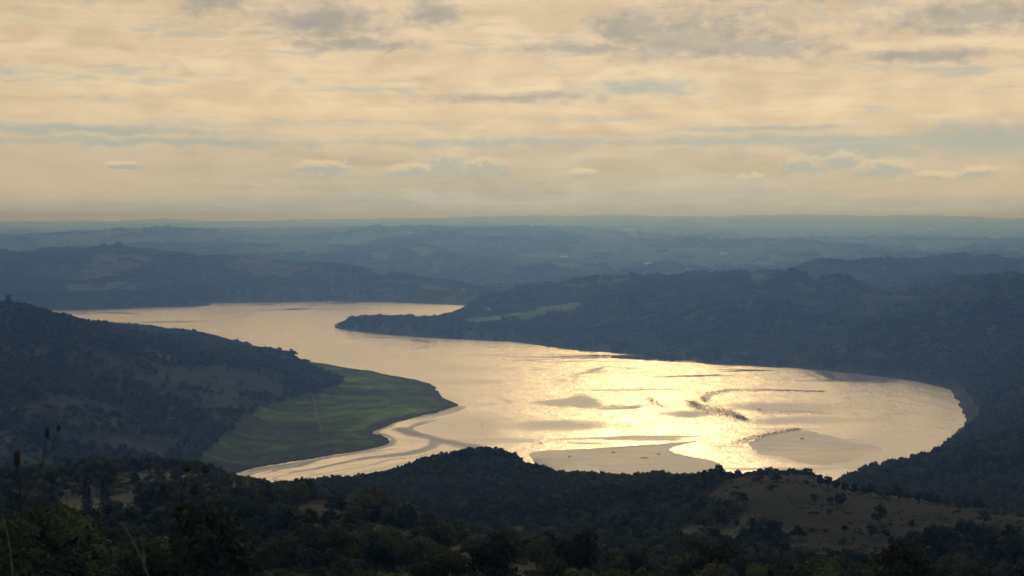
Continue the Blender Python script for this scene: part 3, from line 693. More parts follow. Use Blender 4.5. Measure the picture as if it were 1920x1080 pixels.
def tube(path, rad, seg=6):
    path = np.asarray(path, float); V = []; F = []
    for i, p in enumerate(path):
        t = path[min(i + 1, len(path) - 1)] - path[max(i - 1, 0)]; t = t / (np.linalg.norm(t) + 1e-9)
        s_ = np.cross(t, (.31, .94, .12)); s_ /= np.linalg.norm(s_) + 1e-9; u = np.cross(s_, t)
        for k_ in range(seg):
            a = 6.28318 * k_ / seg; V.append(p + rad[i] * (s_ * math.cos(a) + u * math.sin(a)))
    for i in range(len(path) - 1):
        for k_ in range(seg): F.append([i * seg + k_, i * seg + (k_ + 1) % seg, (i + 1) * seg + (k_ + 1) % seg, (i + 1) * seg + k_])
    return np.array(V), np.array(F)
def trunk(rng, kind):
    Vs = []; Fs = []; o = 0
    hh = {'cypress': 2.2, 'poplar': 1.7, 'shrub': .25}.get(kind, .55)
    paths = [([(0, 0, -.12), (.01, 0, hh * .35), (.03, .02, hh * .7), (.02, .03, hh)], [.045, .035, .026, .012])]
    for i in range(0 if kind == 'cypress' else 6):
        a = i * 1.05 + rng.uniform(0, .5); z0 = hh * rng.uniform(.35, .8); l = .3 if kind != 'poplar' else .12
        paths.append(([(.01, 0, z0), (l * .5 * math.cos(a), l * .5 * math.sin(a), z0 + .12), (l * math.cos(a), l * math.sin(a), z0 + .26)], [.02, .014, .006]))
    for p, r in paths:
        v, f = tube(p, r, 5); Vs.append(v); Fs.append(f + o); o += len(v)
    return np.concatenate(Vs), np.concatenate(Fs)
KINDS = {'oak': ('round', L_oak), 'holm': ('round', L_holm), 'olive': ('round', L_olive), 'gold': ('poplar', L_gold), 'bush': ('shrub', L_olive), 'cypress': ('cypress', L_cyp), 'poplar': ('poplar', L_holm), 'goldbush': ('shrub', L_gold)}
NEAR = {}    # kind -> list of (crown mesh, trunk mesh), unit size
for kname, (shape, lm) in KINDS.items():
    NEAR[kname] = []
    for v in range(3 if shape == 'round' else 2):
        rng = np.random.default_rng(hash(kname) % 1 + len(NEAR) * 100 + v)
        V, F = crown(rng, shape, 2600, .034); c_ = mesh_np('crown_' + kname, V, F, [lm])
        V, F = trunk(rng, shape); t_ = mesh_np('trunk_' + kname, V, F, [M_bark], smooth=True)
        NEAR[kname].append((c_, t_))
protos = bpy.data.collections.new('tree_prototypes')     # never linked to the scene: only instanced
PIDX = {}
def proto(key, V, F, mats, fm):
    nm = '%03d_%s' % (len(PIDX), key); me = mesh_np(nm, V, F, mats, fm)
    protos.objects.link(bpy.data.objects.new(nm, me)); PIDX[key] = len(PIDX)
for kname, (shape, lm) in KINDS.items():
    for v in range(3 if shape == 'round' else 2):
        rng = np.random.default_rng(500 + len(PIDX) * 7)
        V, F = crown(rng, shape, 620, .070); V2, F2 = trunk(rng, shape)
        proto(f'{kname}{v}', np.concatenate([V, V2]), np.concatenate([F, F2 + len(V)]), [lm, M_bark], np.concatenate([np.zeros(len(F)), np.ones(len(F2))]))
for ci, lm in enumerate((L_holm, L_mac, L_oak)):       # woodland clumps for the far hills: about 30 m across
    for v in range(2):
        rng = np.random.default_rng(900 + ci * 10 + v); Vs = []; Fs = []; o = 0
        for t in range(30):
            V, F = crown(rng, 'round', 46, .19); s_ = rng.uniform(6, 10.5)
            V = V * s_ * np.array([1, 1, 1.0]) + np.array([*(rng.uniform(-23, 23, 2)), -1.2]); Vs.append(V); Fs.append(F + o); o += len(V)
        proto(f'clump{ci}{v}', np.concatenate(Vs) , np.concatenate(Fs), [lm], None)

def gn_instancer(name, pts, idxs, scl, rot, label, cat='woodland'):
    me = bpy.data.meshes.new(name); me.vertices.add(len(pts)); me.vertices.foreach_set('co', np.asarray(pts, np.float32).ravel())
    for an, ty, data in (('pick', 'INT', np.asarray(idxs, np.int32)), ('size', 'FLOAT_VECTOR', np.asarray(scl, np.float32)), ('turn', 'FLOAT_VECTOR', np.asarray(rot, np.float32))):
        a = me.attributes.new(an, ty, 'POINT'); a.data.foreach_set('value' if ty == 'INT' else 'vector', data.ravel())
    o = ob(name, me); tag(o, label, cat, kind='stuff')
    md = o.modifiers.new('scatter', 'NODES'); md.node_group = GN
    return o
GN = bpy.data.node_groups.new('scatter_trees', 'GeometryNodeTree')
GN.interface.new_socket('Geometry', in_out='INPUT', socket_type='NodeSocketGeometry'); GN.interface.new_socket('Geometry', in_out='OUTPUT', socket_type='NodeSocketGeometry')
gi = GN.nodes.new('NodeGroupInput'); go = GN.nodes.new('NodeGroupOutput'); iop = GN.nodes.new('GeometryNodeInstanceOnPoints')
cinfo = GN.nodes.new('GeometryNodeCollectionInfo'); cinfo.inputs['Collection'].default_value = protos; cinfo.inputs['Separate Children'].default_value = True; cinfo.inputs['Reset Children'].default_value = True
def nattr(nm, ty):
    n = GN.nodes.new('GeometryNodeInputNamedAttribute'); n.data_type = ty; n.inputs[0].default_value = nm; return n.outputs[0]
GN.links.new(gi.outputs[0], iop.inputs['Points']); GN.links.new(cinfo.outputs[0], iop.inputs['Instance']); iop.inputs['Pick Instance'].default_value = True
GN.links.new(nattr('pick', 'INT'), iop.inputs['Instance Index'])
e2r = GN.nodes.new('FunctionNodeEulerToRotation'); GN.links.new(nattr('turn', 'FLOAT_VECTOR'), e2r.inputs[0]); GN.links.new(e2r.outputs[0], iop.inputs['Rotation'])
GN.links.new(nattr('size', 'FLOAT_VECTOR'), iop.inputs['Scale']); GN.links.new(iop.outputs[0], go.inputs[0])

def scatter(r0, r1, sp, azm=25.0):
    """jittered world grid in the sector; keep by cover density and rough visibility"""
    n = int(2 * r1 * math.sin(R(azm)) / sp) + 2; m__ = int((r1 - r0 * .88) / sp) + 2
    out = []
    for chunk in range(0, m__, max(1, 400000 // n)):
        j = np.arange(chunk, min(m__, chunk + max(1, 400000 // n)))
        X = (np.arange(n)[None, :] - n / 2 + RNG.uniform(-.48, .48, (len(j), n))) * sp
        Y = r0 * .88 + (j[:, None] + RNG.uniform(-.48, .48, (len(j), n))) * sp
        X = X.ravel(); Y = Y.ravel(); d = np.hypot(X, Y)
        k_ = (d >= r0) & (d < r1) & (np.abs(np.arctan2(X, Y)) < R(azm)); X = X[k_]; Y = Y[k_]
        Z = grid_at(gZ, X, Y); d = np.hypot(X, Y)
        vis = grid_at(VIS, X, Y); k_ = (Z + 14 + .004 * d - CAM_Z) / d > vis
        X, Y, Z = X[k_], Y[k_], Z[k_]
        D = grid_at(gD, X, Y); k_ = (RNG.random(len(X)) < D) & (Z > .3) | ((Y > 7600) & (RNG.random(len(X)) < D)); out.append(np.stack([X[k_], Y[k_], Z[k_]], 1))
    return np.concatenate(out)
def kinds_for(P):
    X, Y, Z = P.T; PX, PY = project(X, Y, Z); sp = fbm(X / 130, Y / 130, 201, 3); r = RNG.random(len(P))
    k_ = np.where(sp < .42, 'holm', np.where(sp < .58, 'oak', 'olive')).astype('<U8')
    k_ = np.where(r < .22, RNG.permutation(np.resize(np.array(['oak', 'holm', 'olive', 'bush']), len(P))), k_)
    gold = (RNG.random(len(P)) < .008); k_ = np.where(gold, 'goldbush', k_)
    D = grid_at(gD, X, Y); k_ = np.where((D < .6) & (r < .7), 'bush', k_)
    return k_
def sizes_for(P, kk, base, sg=.17, top=1.28):
    s = base * np.clip(np.exp(RNG.normal(-.05, sg, len(P))), .42, top) * (.8 + .5 * fbm(P[:, 0] / 60, P[:, 1] / 60, 301, 2))
    s = np.where(kk == 'bush', s * .55, s); s = np.where(kk == 'goldbush', s * .6, s)
    return s
A1 = scatter(165, 620, 4.5); K1 = kinds_for(A1)
_r = RNG.random(len(A1)); K1 = np.where((K1 == 'oak') & (_r < .35), 'olive', K1); K1 = np.where(_r > .975, 'goldbush', K1); S1 = sizes_for(A1, K1, 4.9, .30, 1.7) * (1 + .35 * sst(np.hypot(A1[:, 0], A1[:, 1]), 360, 220))
A2 = scatter(620, 1400, 5.2); K2 = kinds_for(A2); S2 = sizes_for(A2, K2, 6.0)
A3 = scatter(1400, 3300, 9.0); K3 = kinds_for(A3); S3 = sizes_for(A3, K3, 9.6)
A4 = scatter(3300, 7600, 35); A5 = scatter(7600, 17000, 135, 22)
print('trees', len(A1), len(A2), len(A3), len(A4), len(A5), 'controls', len(C))
# which of the near trees show largest: these 300 stand as trees of their own
X, Y, Z = A1.T; PX, PY = project(X, Y, Z + S1 * .5); d1 = np.hypot(X, Y)
vis1 = (Z + S1 * .75 - CAM_Z) / d1 > grid_at(VIS, X, Y)
score = S1 / d1 * vis1 * ((PX > -20) & (PX < 1940) & (PY < 1170) & (PY > 800))
order = np.argsort(-score)[:265]
solo = np.zeros(len(A1), bool); solo[order] = True; solo &= score > 0
def rest(name, P, kk, S, label):
    var = RNG.integers(0, 3, len(P)); ix = [PIDX.get(f'{k_}{v}', PIDX.get(f'{k_}{v % 2}')) for k_, v in zip(kk, var)]
    hs = RNG.uniform(.8, 1.25, len(P)); scl = np.stack([S, S, S * hs], 1)
    rot = np.stack([RNG.normal(0, .05, len(P)), RNG.normal(0, .05, len(P)), RNG.uniform(0, 6.283, len(P))], 1)
    gn_instancer(name, P - np.array([0, 0, .1]), ix, scl, rot, label)
rest('foreground_wood', A1[~solo], K1[~solo], S1[~solo], 'dark dense scrub wood on the foreground slopes')
def open_ground(r0, r1, sp):
    n = int(2 * r1 * math.sin(R(23)) / sp); X = (RNG.random(n * int((r1 - r0) / sp)) - .5) * 2 * r1 * math.sin(R(23)); Y = RNG.uniform(r0, r1, len(X))
    k_ = grid_at(gD, X, Y) < .4; X, Y = X[k_], Y[k_]; k_ = RNG.random(len(X)) < .55 * sst(fbm(X / 18, Y / 18, 321, 3), .42, .66); X, Y = X[k_], Y[k_]
    return np.stack([X, Y, grid_at(gZ, X, Y)], 1)
G0 = open_ground(400, 900, 4.0); gn_instancer('grass_tufts', G0, [PIDX['bush%d' % v] for v in RNG.integers(0, 2, len(G0))], np.stack([RNG.uniform(.7, 1.9, len(G0))] * 2 + [RNG.uniform(.5, 1.2, len(G0))], 1), np.stack([0 * G0[:, 0], 0 * G0[:, 0], RNG.uniform(0, 6.28, len(G0))], 1), 'dry grass tufts and dwarf scrub on the open foreground slopes', 'grass')
pxa = project(*A2.T)[0]
lf = pxa < 520; dm = ~lf
rest('ridge_wood', A2[lf], K2[lf], S2[lf], 'dark wood on the ridge above the mudflat')
rest('dome_wood', A2[dm], K2[dm], S2[dm], 'dark wood covering the rounded hill and slopes before the lake')
pxa, pya = project(*A3.T)
lf = pxa < 760; rt = ~lf
rest('left_hill_wood', A3[lf], K3[lf], S3[lf], 'hedges, thickets and woods on the hill above the green flat')
rest('lakeside_wood', A3[rt], K3[rt], S3[rt], 'dense wood on the steep hill by the lake bend')
def clumps(name, P, s, label):
    sp_ = fbm(P[:, 0] / 330, P[:, 1] / 330, 401, 3) + RNG.normal(0, .04, len(P)); ci = np.where(sp_ < .47, 1, np.where(sp_ < .58, 0, 2))
    ix = [PIDX[f'clump{a}{b_}'] for a, b_ in zip(ci, RNG.integers(0, 2, len(P)))]
    e = 12.0; gx = (grid_at(gZ, P[:, 0] + e, P[:, 1]) - grid_at(gZ, P[:, 0] - e, P[:, 1])) / (2 * e); gy = (grid_at(gZ, P[:, 0], P[:, 1] + e) - grid_at(gZ, P[:, 0], P[:, 1] - e)) / (2 * e)
    S = s * RNG.uniform(.75, 1.2, len(P)); scl = np.stack([S, S, S * RNG.uniform(.8, 1.15, len(P))], 1)
    rot = np.stack([np.arctan(gy), -np.arctan(gx), RNG.uniform(-.4, .4, len(P))], 1)
    gn_instancer(name, P, ix, scl, rot, label)
pxa, pya = project(*A4.T)
lf = (pxa < 960) & (A4[:, 1] > 5300)
clumps('far_left_wood', A4[lf], 1.0, 'hazy woods on the long hill beyond the lake')
clumps('peninsula_wood', A4[~lf], 1.0, 'blue hazy woods on the peninsula and hills behind it')
clumps('plain_woods', A5, 2.5, 'scattered misty woods and tree lines on the far plain')

# ------------------------------------------------------------------ single trees
WORD = {'oak': 'green oak', 'holm': 'dark evergreen oak', 'olive': 'grey-green olive-coloured tree', 'gold': 'yellowing poplar', 'bush': 'low grey-green shrub', 'cypress': 'pointed dark cypress', 'poplar': 'slim dark poplar', 'goldbush': 'yellowing shrub'}
NAME = {'oak': 'oak_tree', 'holm': 'evergreen_oak', 'olive': 'broadleaf_tree', 'gold': 'yellow_poplar', 'bush': 'shrub', 'cypress': 'cypress_tree', 'poplar': 'poplar_tree', 'goldbush': 'yellow_shrub'}
def tree(kind, x, y, z, s, hs, label, group, wid=1.0):
    c_, t_ = NEAR[kind][random.randrange(len(NEAR[kind]))]
    e = bpy.data.objects.new(NAME[kind], None); col.objects.link(e); e.empty_display_size = .1
    e.location = (x, y, z); e.rotation_euler = (0, 0, random.uniform(0, 6.283)); e.scale = (s * wid, s * wid, s * hs)
    tag(e, label, 'shrub' if 'bush' in kind else 'tree', group)
    a = bpy.data.objects.new('crown', c_); a.parent = e; col.objects.link(a)
    t = bpy.data.objects.new('trunk', t_); t.parent = e; col.objects.link(t)
    return e
def where(PX, d):
    if PX < 600: return ('in the wooded hollow below the dry meadow', 'trees in the wooded hollow') if d > 330 else ('at the foot of the viewpoint slope, by the dry weed stalks', 'trees by the weed stalks')
    if PX < 1150: return ('on the scrubby spur before the rounded hill', 'trees on the scrubby spur')
    return ('on the dark slope under the bare brown hilltop', 'trees under the brown hilltop')
for i in np.where(solo)[0]:
    w_, g_ = where(PX[i], d1[i]); kd = str(K1[i])
    tree(kd, *A1[i] - np.array([0, 0, .1]), S1[i], random.uniform(.85, 1.2), f'{WORD[kd]} {w_}', f'{WORD[kd]}: {g_}')
def ground(px, d):
    p = hid(px, d, 0); return p[0], p[1], float(grid_at(gZ, p[0], p[1]))
def crest(px, d0, d1_):
    """the point on the ground between two depths that stands highest against the view"""
    ds = np.linspace(d0, d1_, 60); a, b_, c_ = ray(px, 540.); X = a / b_ * ds; Z = grid_at(gZ, X, ds); i = int(np.argmax((Z - CAM_Z) / ds)); return X[i], ds[i], float(Z[i])
def look(px, py, d0, d1_):
    """where the sight line through a pixel meets the ground"""
    ds = np.linspace(d0, d1_, 600); a, b_, c_ = ray(px, py); Z = grid_at(gZ, a / b_ * ds, ds); h = CAM_Z + c_ / b_ * ds
    i = int(np.argmax(Z >= h)) if (Z >= h).any() else int(np.argmin(h - Z)); return a / b_ * ds[i], ds[i], float(Z[i])
# row of trees along the bare hilltop
ROW = [1537, 1552, 1567, 1585, 1602, 1618, 1633, 1650, 1668, 1685, 1703, 1723, 1742, 1760, 1778, 1798, 1813, 1838]
for i, x in enumerate(ROW):
    p = crest(x + random.uniform(-2, 2) + 5, 660, 830); p = ground(x + 5, p[1] - 75); tree(random.choice(['oak', 'holm', 'oak']), *p, random.uniform(5.4, 6.8), random.uniform(1.0, 1.2), 'dark oak in the tree row along the crest of the bare brown hill', 'tree row on the brown hilltop', .85)
for x, y, k_, s in [(1298, 888, 'holm', 5), (1322, 905, 'oak', 6), (1370, 900, 'bush', 8), (1360, 893, 'bush', 8)]:
    p = crest(x, 700, 860); tree(k_, *p, s, 1.0, f'{WORD[k_]} at the open end of the bare brown hilltop', 'trees at the end of the brown hilltop')
# crest of the left hill
LC = [(15, 12, 1.5), (33, 9, 1), (42, 8, 1), (53, 9, .8), (65, 9, .8), (148, 10, .8), (182, 10, .9), (197, 15, .9), (213, 13, .9), (235, 10, .8), (250, 11, .8), (268, 13, .95), (300, 12, 1), (313, 15, .95), (334, 14, .8), (463, 12, 1.1), (475, 11, .9), (487, 12, 1.1), (503, 16, .9), (523, 15, .9), (547, 17, .95), (556, 10, .8)]
for i, (x, s, h_) in enumerate(LC):
    p = crest(x, 2350, 3300)
    lab = 'tall lone dark tree at the high end of the left hill crest' if i == 0 else 'dark round tree on the crest of the hill above the green flat'
    tree('holm', *p, s * 1.4, h_, lab, None if i == 0 else 'crest trees above the lake')
# cypresses and yellow poplars in the hollow
for x, y, s in [(160, 970, 5.2), (168, 972, 4.4), (195, 968, 5.4), (203, 972, 3.8)]:
    p = look(x, y, 300, 620); tree('cypress', *p, s, 1.0, 'pointed dark cypress standing before the dry meadow', 'cypresses by the meadow', 1.6)
for x, y, s in [(440, 952, 5.4), (456, 950, 6.0), (465, 950, 6.5), (478, 951, 6.2)]:
    p = look(x, y, 400, 640); tree('gold', *p, s, 1.0, 'slim yellowing poplar in the little cluster beside the vineyard', 'yellow poplars by the vineyard')
p = look(578, 1018, 260, 520); tree('goldbush', *p, 5.5, 1.6, 'large lone yellowing shrub below the vineyard', None)
p = look(968, 1012, 420, 900); tree('goldbush', *p, 9, 1.3, 'yellowing shrub in the gully under the rounded hill', None)
# peninsula poplars, hilltop trees
for x, s in [(834, 6), (838, 5.5), (845, 6.5), (851, 8.5), (857, 6)]:
    p = crest(x, 4400, 4650); tree('poplar', *p, s, 1.0, 'slim dark poplar in the row on the neck of the peninsula', 'peninsula poplars')
for x, s, h_ in [(785, 15, .9), (795, 18, .9), (800, 16, .9), (814, 14, 1)]:
    p = crest(x, 4350, 4550); tree('holm', *p, s, h_, 'dark round tree on the low ridge of the peninsula', 'peninsula ridge trees')
for x, s in [(1105, 14), (1148, 15), (1157, 17), (1172, 14), (1183, 22), (1192, 22), (1200, 18)]:
    p = crest(x, 5000, 5800); tree('holm', *p, s, 1.0, 'dark round tree on the field ridge behind the peninsula', 'field ridge trees')
for x, s in [(1640, 15), (1662, 15), (1666, 13)]:
    p = crest(x, 6000, 6900); tree('holm', *p, s, 1.0, 'small dark tree on the highest far ridge near the masts', 'ridge trees near the masts')
p = crest(1728, 1650, 1950); tree('oak', *p, 9, 1.2, 'lone tree breaking the outline of the hill above the lake bend', None)
p = crest(1686, 1600, 1900); tree('oak', *p, 9, .9, 'tree leaning over the lake at the foot of the wooded hill', None)

# ------------------------------------------------------------------ small built things
def boxes(name, bs, mat):
    V = []; F = []
    for (x0, x1, y0, y1, z0, z1) in bs:
        o = len(V); V += [(x0, y0, z0), (x1, y0, z0), (x1, y1, z0), (x0, y1, z0), (x0, y0, z1), (x1, y0, z1), (x1, y1, z1), (x0, y1, z1)]
        F += [[o + i for i in f] for f in ((3, 2, 1, 0), (4, 5, 6, 7), (0, 1, 5, 4), (1, 2, 6, 5), (2, 3, 7, 6), (3, 0, 4, 7))]
    return mesh_np(name, V, np.array(F), [mat])
M_wall = plain('pale_render', (.62, .57, .48), .85, .12, .4); M_tile = plain('clay_tile', (.32, .13, .075), .85, .3, 1.2); M_pane = plain('dark_glass', (.03, .035, .04), .2, .1); M_white = plain('white_sheet', (.55, .55, .53), .45, .06); M_wood = plain('weathered_wood', (.12, .09, .06), .8, .3); M_steel = plain('grey_steel', (.25, .26, .27), .5, .1, metal=.6)
def house(p, Lx, Wy, H, rot, label, group=None, roof=None, name='farmhouse'):
    e = bpy.data.objects.new(name, None); col.objects.link(e); e.location = (p[0], p[1], p[2] - .3); e.rotation_euler = (0, 0, rot); tag(e, label, 'house' if name == 'farmhouse' else 'shed', group)
    ob('wall', boxes('wall', [(-Lx / 2, Lx / 2, -Wy / 2, Wy / 2, -1.5, H)], M_wall), e)
    rh = Wy * .26; ex = .5; a, b_ = Lx / 2 + ex, Wy / 2 + ex
    V = [(-a, -b_, H - .1), (a, -b_, H - .1), (a, b_, H - .1), (-a, b_, H - .1), (-a, 0, H + rh), (a, 0, H + rh), (-a, -b_, H + .12), (a, -b_, H + .12), (a, b_, H + .12), (-a, b_, H + .12), (-a, 0, H + rh + .22), (a, 0, H + rh + .22)]
    F = [(6, 7, 11, 10), (9, 10, 11, 8), (0, 4, 5, 1), (2, 5, 4, 3), (0, 1, 7, 6), (2, 3, 9, 8), (0, 6, 10, 4), (4, 10, 9, 3), (1, 5, 11, 7), (5, 2, 8, 11)]
    rf = ob('roof', mesh_np('roof', V, F, [roof or M_tile]), e)
    if name == 'farmhouse': ob('chimney', boxes('chimney', [(Lx * .2, Lx * .2 + .9, -.45, .45, H + rh * .5, H + rh + 1.3)], M_wall), rf)
    nwin = max(2, int(Lx / 3.5))
    wm = boxes('window', [(-.55, .55, -.06, .06, 0, 1.4)], M_pane)
    for fl in range(1 if H < 5 else 2):
        for i in range(nwin):
            if fl == 0 and i == nwin // 2: continue
            ob('window', wm, e, (-Lx / 2 + Lx * (i + .5) / nwin, -Wy / 2 - .03, 1.0 + 3.0 * fl))
    ob('door', boxes('door', [(-.7, .7, -.07, .07, 0, 2.2)], M_wood), e, (-Lx / 2 + Lx * (nwin // 2 + .5) / nwin, -Wy / 2 - .04, .2))
    return e
house(crest(1012, 5200, 5700), 22, 10, 6, .1, 'red-roofed farmhouse on the saddle behind the peninsula')
house(look(1000, 534, 5200, 5700), 12, 8, 4, -.2, 'small pale shed beside the red-roofed farmhouse', None, M_white, 'farm_shed')
house(look(912, 581, 4500, 5200), 26, 9, 3, .05, 'long white-roofed shed at the wood edge above the peninsula field', None, M_white, 'farm_shed')
house(look(868, 545, 5700, 6700), 14, 9, 6, .3, 'pale farmhouse by the bright green field above the lake')
house(look(437, 664, 2800, 3200), 16, 7, 3.5, -.2, 'pale farmhouse among the crest trees above the lake')
for i, (x, y) in enumerate([(944, 531), (952, 530), (959, 532)]):
    house(look(x, y, 6000, 8500), 18, 12, 7, .3 * i, 'pale far house in the hamlet behind the lake hills', 'far hamlet houses')
for x, y, L_, lab in [(1057, 484, 55, 'pale far farm building by a light track on the plain'), (1214, 499, 50, 'long white far shed on the dark plain slope'), (1356, 477, 45, 'small white far barn among misty fields'), (1180, 435, 130, 'white works building far out in the mist'), (1742, 432, 120, 'faint pale building far out on the right plain')]:
    house(look(x, y, 8000, 26000), L_, L_ * .5, L_ * .16, .1, lab, None, M_white, 'farm_shed')
def mast(p, h, label, group=None):
    e = bpy.data.objects.new('radio_mast', None); col.objects.link(e); e.location = p; tag(e, label, 'mast', group)
    for sx, sy in ((-1, -1), (1, -1), (1, 1), (-1, 1)):
        v, f = tube([(sx * 1.1, sy * 1.1, -1), (sx * .3, sy * .3, h)], [.22, .14], 5); ob('leg', mesh_np('leg', v, f, [M_steel]), e)
    br = [(-.9 + .02 * i, .9 - .02 * i, -.06, .06, h * i / 14, h * i / 14 + .18) for i in range(1, 14)] + [(-.06, .06, -.9 + .02 * i, .9 - .02 * i, h * i / 14 + .4, h * i / 14 + .58) for i in range(1, 14)]
    ob('bracing', boxes('bracing', br, M_steel), e); ob('antenna', boxes('antenna', [(-.9, .9, -.35, .35, h - 4, h - .5), (-.12, .12, -.12, .12, h - .5, h + 4)], M_white), e)
mast(crest(1657, 6100, 6900), 46, 'taller lattice mast beside the ridge trees on the highest far ridge')
mast(crest(1662, 6100, 6900), 36, 'shorter lattice mast beside the ridge trees on the highest far ridge')
mast(crest(1834, 6100, 6900), 46, 'lone thin mast farther along the far wooded ridge')
def boat(x, y, z, L_, rot, label):
    c_ = onz(x, y); e = bpy.data.objects.new('rowing_boat', None); col.objects.link(e); e.location = (c_[0], c_[1], z); e.rotation_euler = (0, 0, rot); tag(e, label, 'boat')
    V = []; F = []; n = 11
    for i in range(n):
        t = i / (n - 1) * 2 - 1; wd = .16 * L_ * (1 - abs(t) ** 2.4) + .02; sh = .09 * L_ * (1 + .35 * t * t)
        V += [(t * L_ / 2, -wd, sh), (t * L_ / 2, -wd * .6, 0), (t * L_ / 2, wd * .6, 0), (t * L_ / 2, wd, sh), (t * L_ / 2, wd * .9, sh), (t * L_ / 2, wd * .5, .12), (t * L_ / 2, -wd * .5, .12), (t * L_ / 2, -wd * .9, sh)]
    for i in range(n - 1):
        for k_ in range(8): F.append([i * 8 + k_, (i + 1) * 8 + k_, (i + 1) * 8 + (k_ + 1) % 8, i * 8 + (k_ + 1) % 8])
    ob('hull', mesh_np('hull', V, np.array(F), [M_wood]), e)
    for tx in (-.2, .15): ob('thwart', boxes('thwart', [(tx * L_ - .15, tx * L_ + .15, -.14 * L_, .14 * L_, .06 * L_, .06 * L_ + .06)], M_wood), e)
    return e
boat(1504, 823, .1, 7, .2, 'small dark boat lying on the grey silt bank')
boat(795, 858, .25, 7.5, -.15, 'dark boat stranded on the pale mudflat')
def log(x, y, L_, rot, label, group=None):
    c_ = onz(x, y); v, f = tube([(-L_ / 2, 0, .15), (-L_ * .1, .3, .3), (L_ * .3, -.1, .35), (L_ / 2, .2, .7)], [.35, .45, .4, .15], 7)
    v2, f2 = tube([(0, .2, .3), (.8, .9, 1.6), (1.0, 1.2, 2.3)], [.2, .13, .05], 5)
    o = ob('driftwood', mesh_np('driftwood', np.concatenate([v, v2]), np.concatenate([f, f2 + len(v)]), [M_wood], smooth=True), None, (c_[0], c_[1], .25)); o.rotation_euler = (0, 0, rot); tag(o, label, 'driftwood', group)
for x, y, l in [(1015, 831, 7), (1068, 857, 5), (1150, 849, 6), (1208, 859, 12), (1235, 852, 6)]:
    log(x, y, l, random.uniform(-.4, .4), 'dark driftwood stranded on the curving silt bar', 'driftwood on the silt bar')
c_ = onz(905, 798); v, f = tube([(0, 0, -1), (.1, 0, 2.5), (.25, 0, 5)], [.22, .2, .16], 7); v2, f2 = tube([(-.8, 0, 3.9), (1.1, 0, 4.1)], [.14, .14], 6)
e = ob('marker_post', None, None, (c_[0], c_[1], 0)); tag(e, 'thin dark marker post standing in the calm shallows', 'post')
ob('shaft', mesh_np('shaft', v, f, [M_wood]), e); ob('crossbar', mesh_np('crossbar', v2, f2, [M_wood]), e)

# dark floating weed and debris: speckled trails on the bright water
M_weed = plain('floating_weed', (.050, .040, .022), .9, .4, 2)
def weed(name, trail, n, wpx, label, size=(.5, 1.5)):
    T_ = np.array([(*onz(x, y)[:2], w_) for x, y, w_ in trail]); seg = np.hypot(*np.diff(T_[:, :2], axis=0).T); cum_ = np.concatenate([[0], np.cumsum(seg)]); V = []; F = []
    for _ in range(n):
        s_ = random.uniform(0, cum_[-1]); x, y, w_ = (np.interp(s_, cum_, T_[:, k_]) for k_ in range(3))
        x += random.gauss(0, 1) * w_ * 1.1; y += random.gauss(0, 1) * w_ * 5.0; r_ = random.uniform(*size); o = len(V); k0 = random.uniform(0, 6); hgt = random.uniform(.12, .4)
        for q_ in range(6): V.append((x + r_ * math.cos(k0 + q_ * 1.047) * random.uniform(.5, 1.2), y + 1.3 * r_ * math.sin(k0 + q_ * 1.047) * random.uniform(.5, 1.2), -.03))
        V.append((x, y, hgt)); F += [(o + q_, o + (q_ + 1) % 6, o + 6) for q_ in range(6)]
    return tag(ob(name, mesh_np(name, V, np.array(F), [M_weed])), label, 'weed', kind='stuff')
weed('floating_weed', [(1545, 734, 1.5), (1440, 731, 2), (1370, 731, 3), (1335, 737, 4), (1318, 747, 5), (1322, 752, 4)], 3600, 1, 'dark speckled arc of floating weed on the glittering water')
weed('floating_weed', [(1296, 754, 6), (1310, 764, 9), (1345, 770, 9), (1378, 778, 7), (1398, 786, 3)], 5200, 1, 'broad dark patch of floating weed inside the bright glitter')
weed('floating_weed', [(1215, 746, 4), (1232, 757, 6), (1248, 762, 4)], 700, 1, 'small dark weed patch beside the broad one')
weed('floating_weed', [(1420, 768, 4), (1440, 776, 4), (1500, 772, 2), (1560, 776, 2)], 500, 1, 'thin broken weed streaks between the dark arc and the silt bank')
weed('floating_weed', [(1375, 830, 3), (1400, 824, 3), (1450, 812, 2.5), (1500, 804, 1.5)], 1500, 1, 'dark weed fringe along the edge of the silt bank')

# vineyard rows on the spur
vp = [(x, y) for x, y in [(572, 938), (630, 934), (690, 954), (640, 960)]]
corner = [np.array(look(x, y, 380, 640)) for x, y in vp]
M_post = plain('vine_post', (.30, .24, .17), .8, .2); M_vine = plain('russet_vine', (.13, .06, .035), .9, .4, 2)
V = []; F = []
for r_ in range(12):
    for c_i in range(26):
        u, v_ = (c_i + .5) / 26, (r_ + .5) / 12
        p = (corner[0] * (1 - u) + corner[1] * u) * (1 - v_) + (corner[3] * (1 - u) + corner[2] * u) * v_
        z = float(grid_at(gZ, p[0], p[1])); o = len(V); wd = random.uniform(.25, .6); hh = random.uniform(.8, 1.5)
        for q_ in range(5): V.append((p[0] + wd * math.cos(q_ * 1.257) * random.uniform(.6, 1.2), p[1] + wd * math.sin(q_ * 1.257) * random.uniform(.6, 1.2), z + .2 * random.random()))
        V.append((p[0] + random.gauss(0, .1), p[1], z + hh)); F += [(o + q_, o + (q_ + 1) % 5, o + 5) for q_ in range(5)]
tag(ob('vineyard', mesh_np('vineyard', V, np.array(F), [M_vine])), 'rows of russet vines on the small field by the yellow poplars', 'vineyard', kind='stuff')

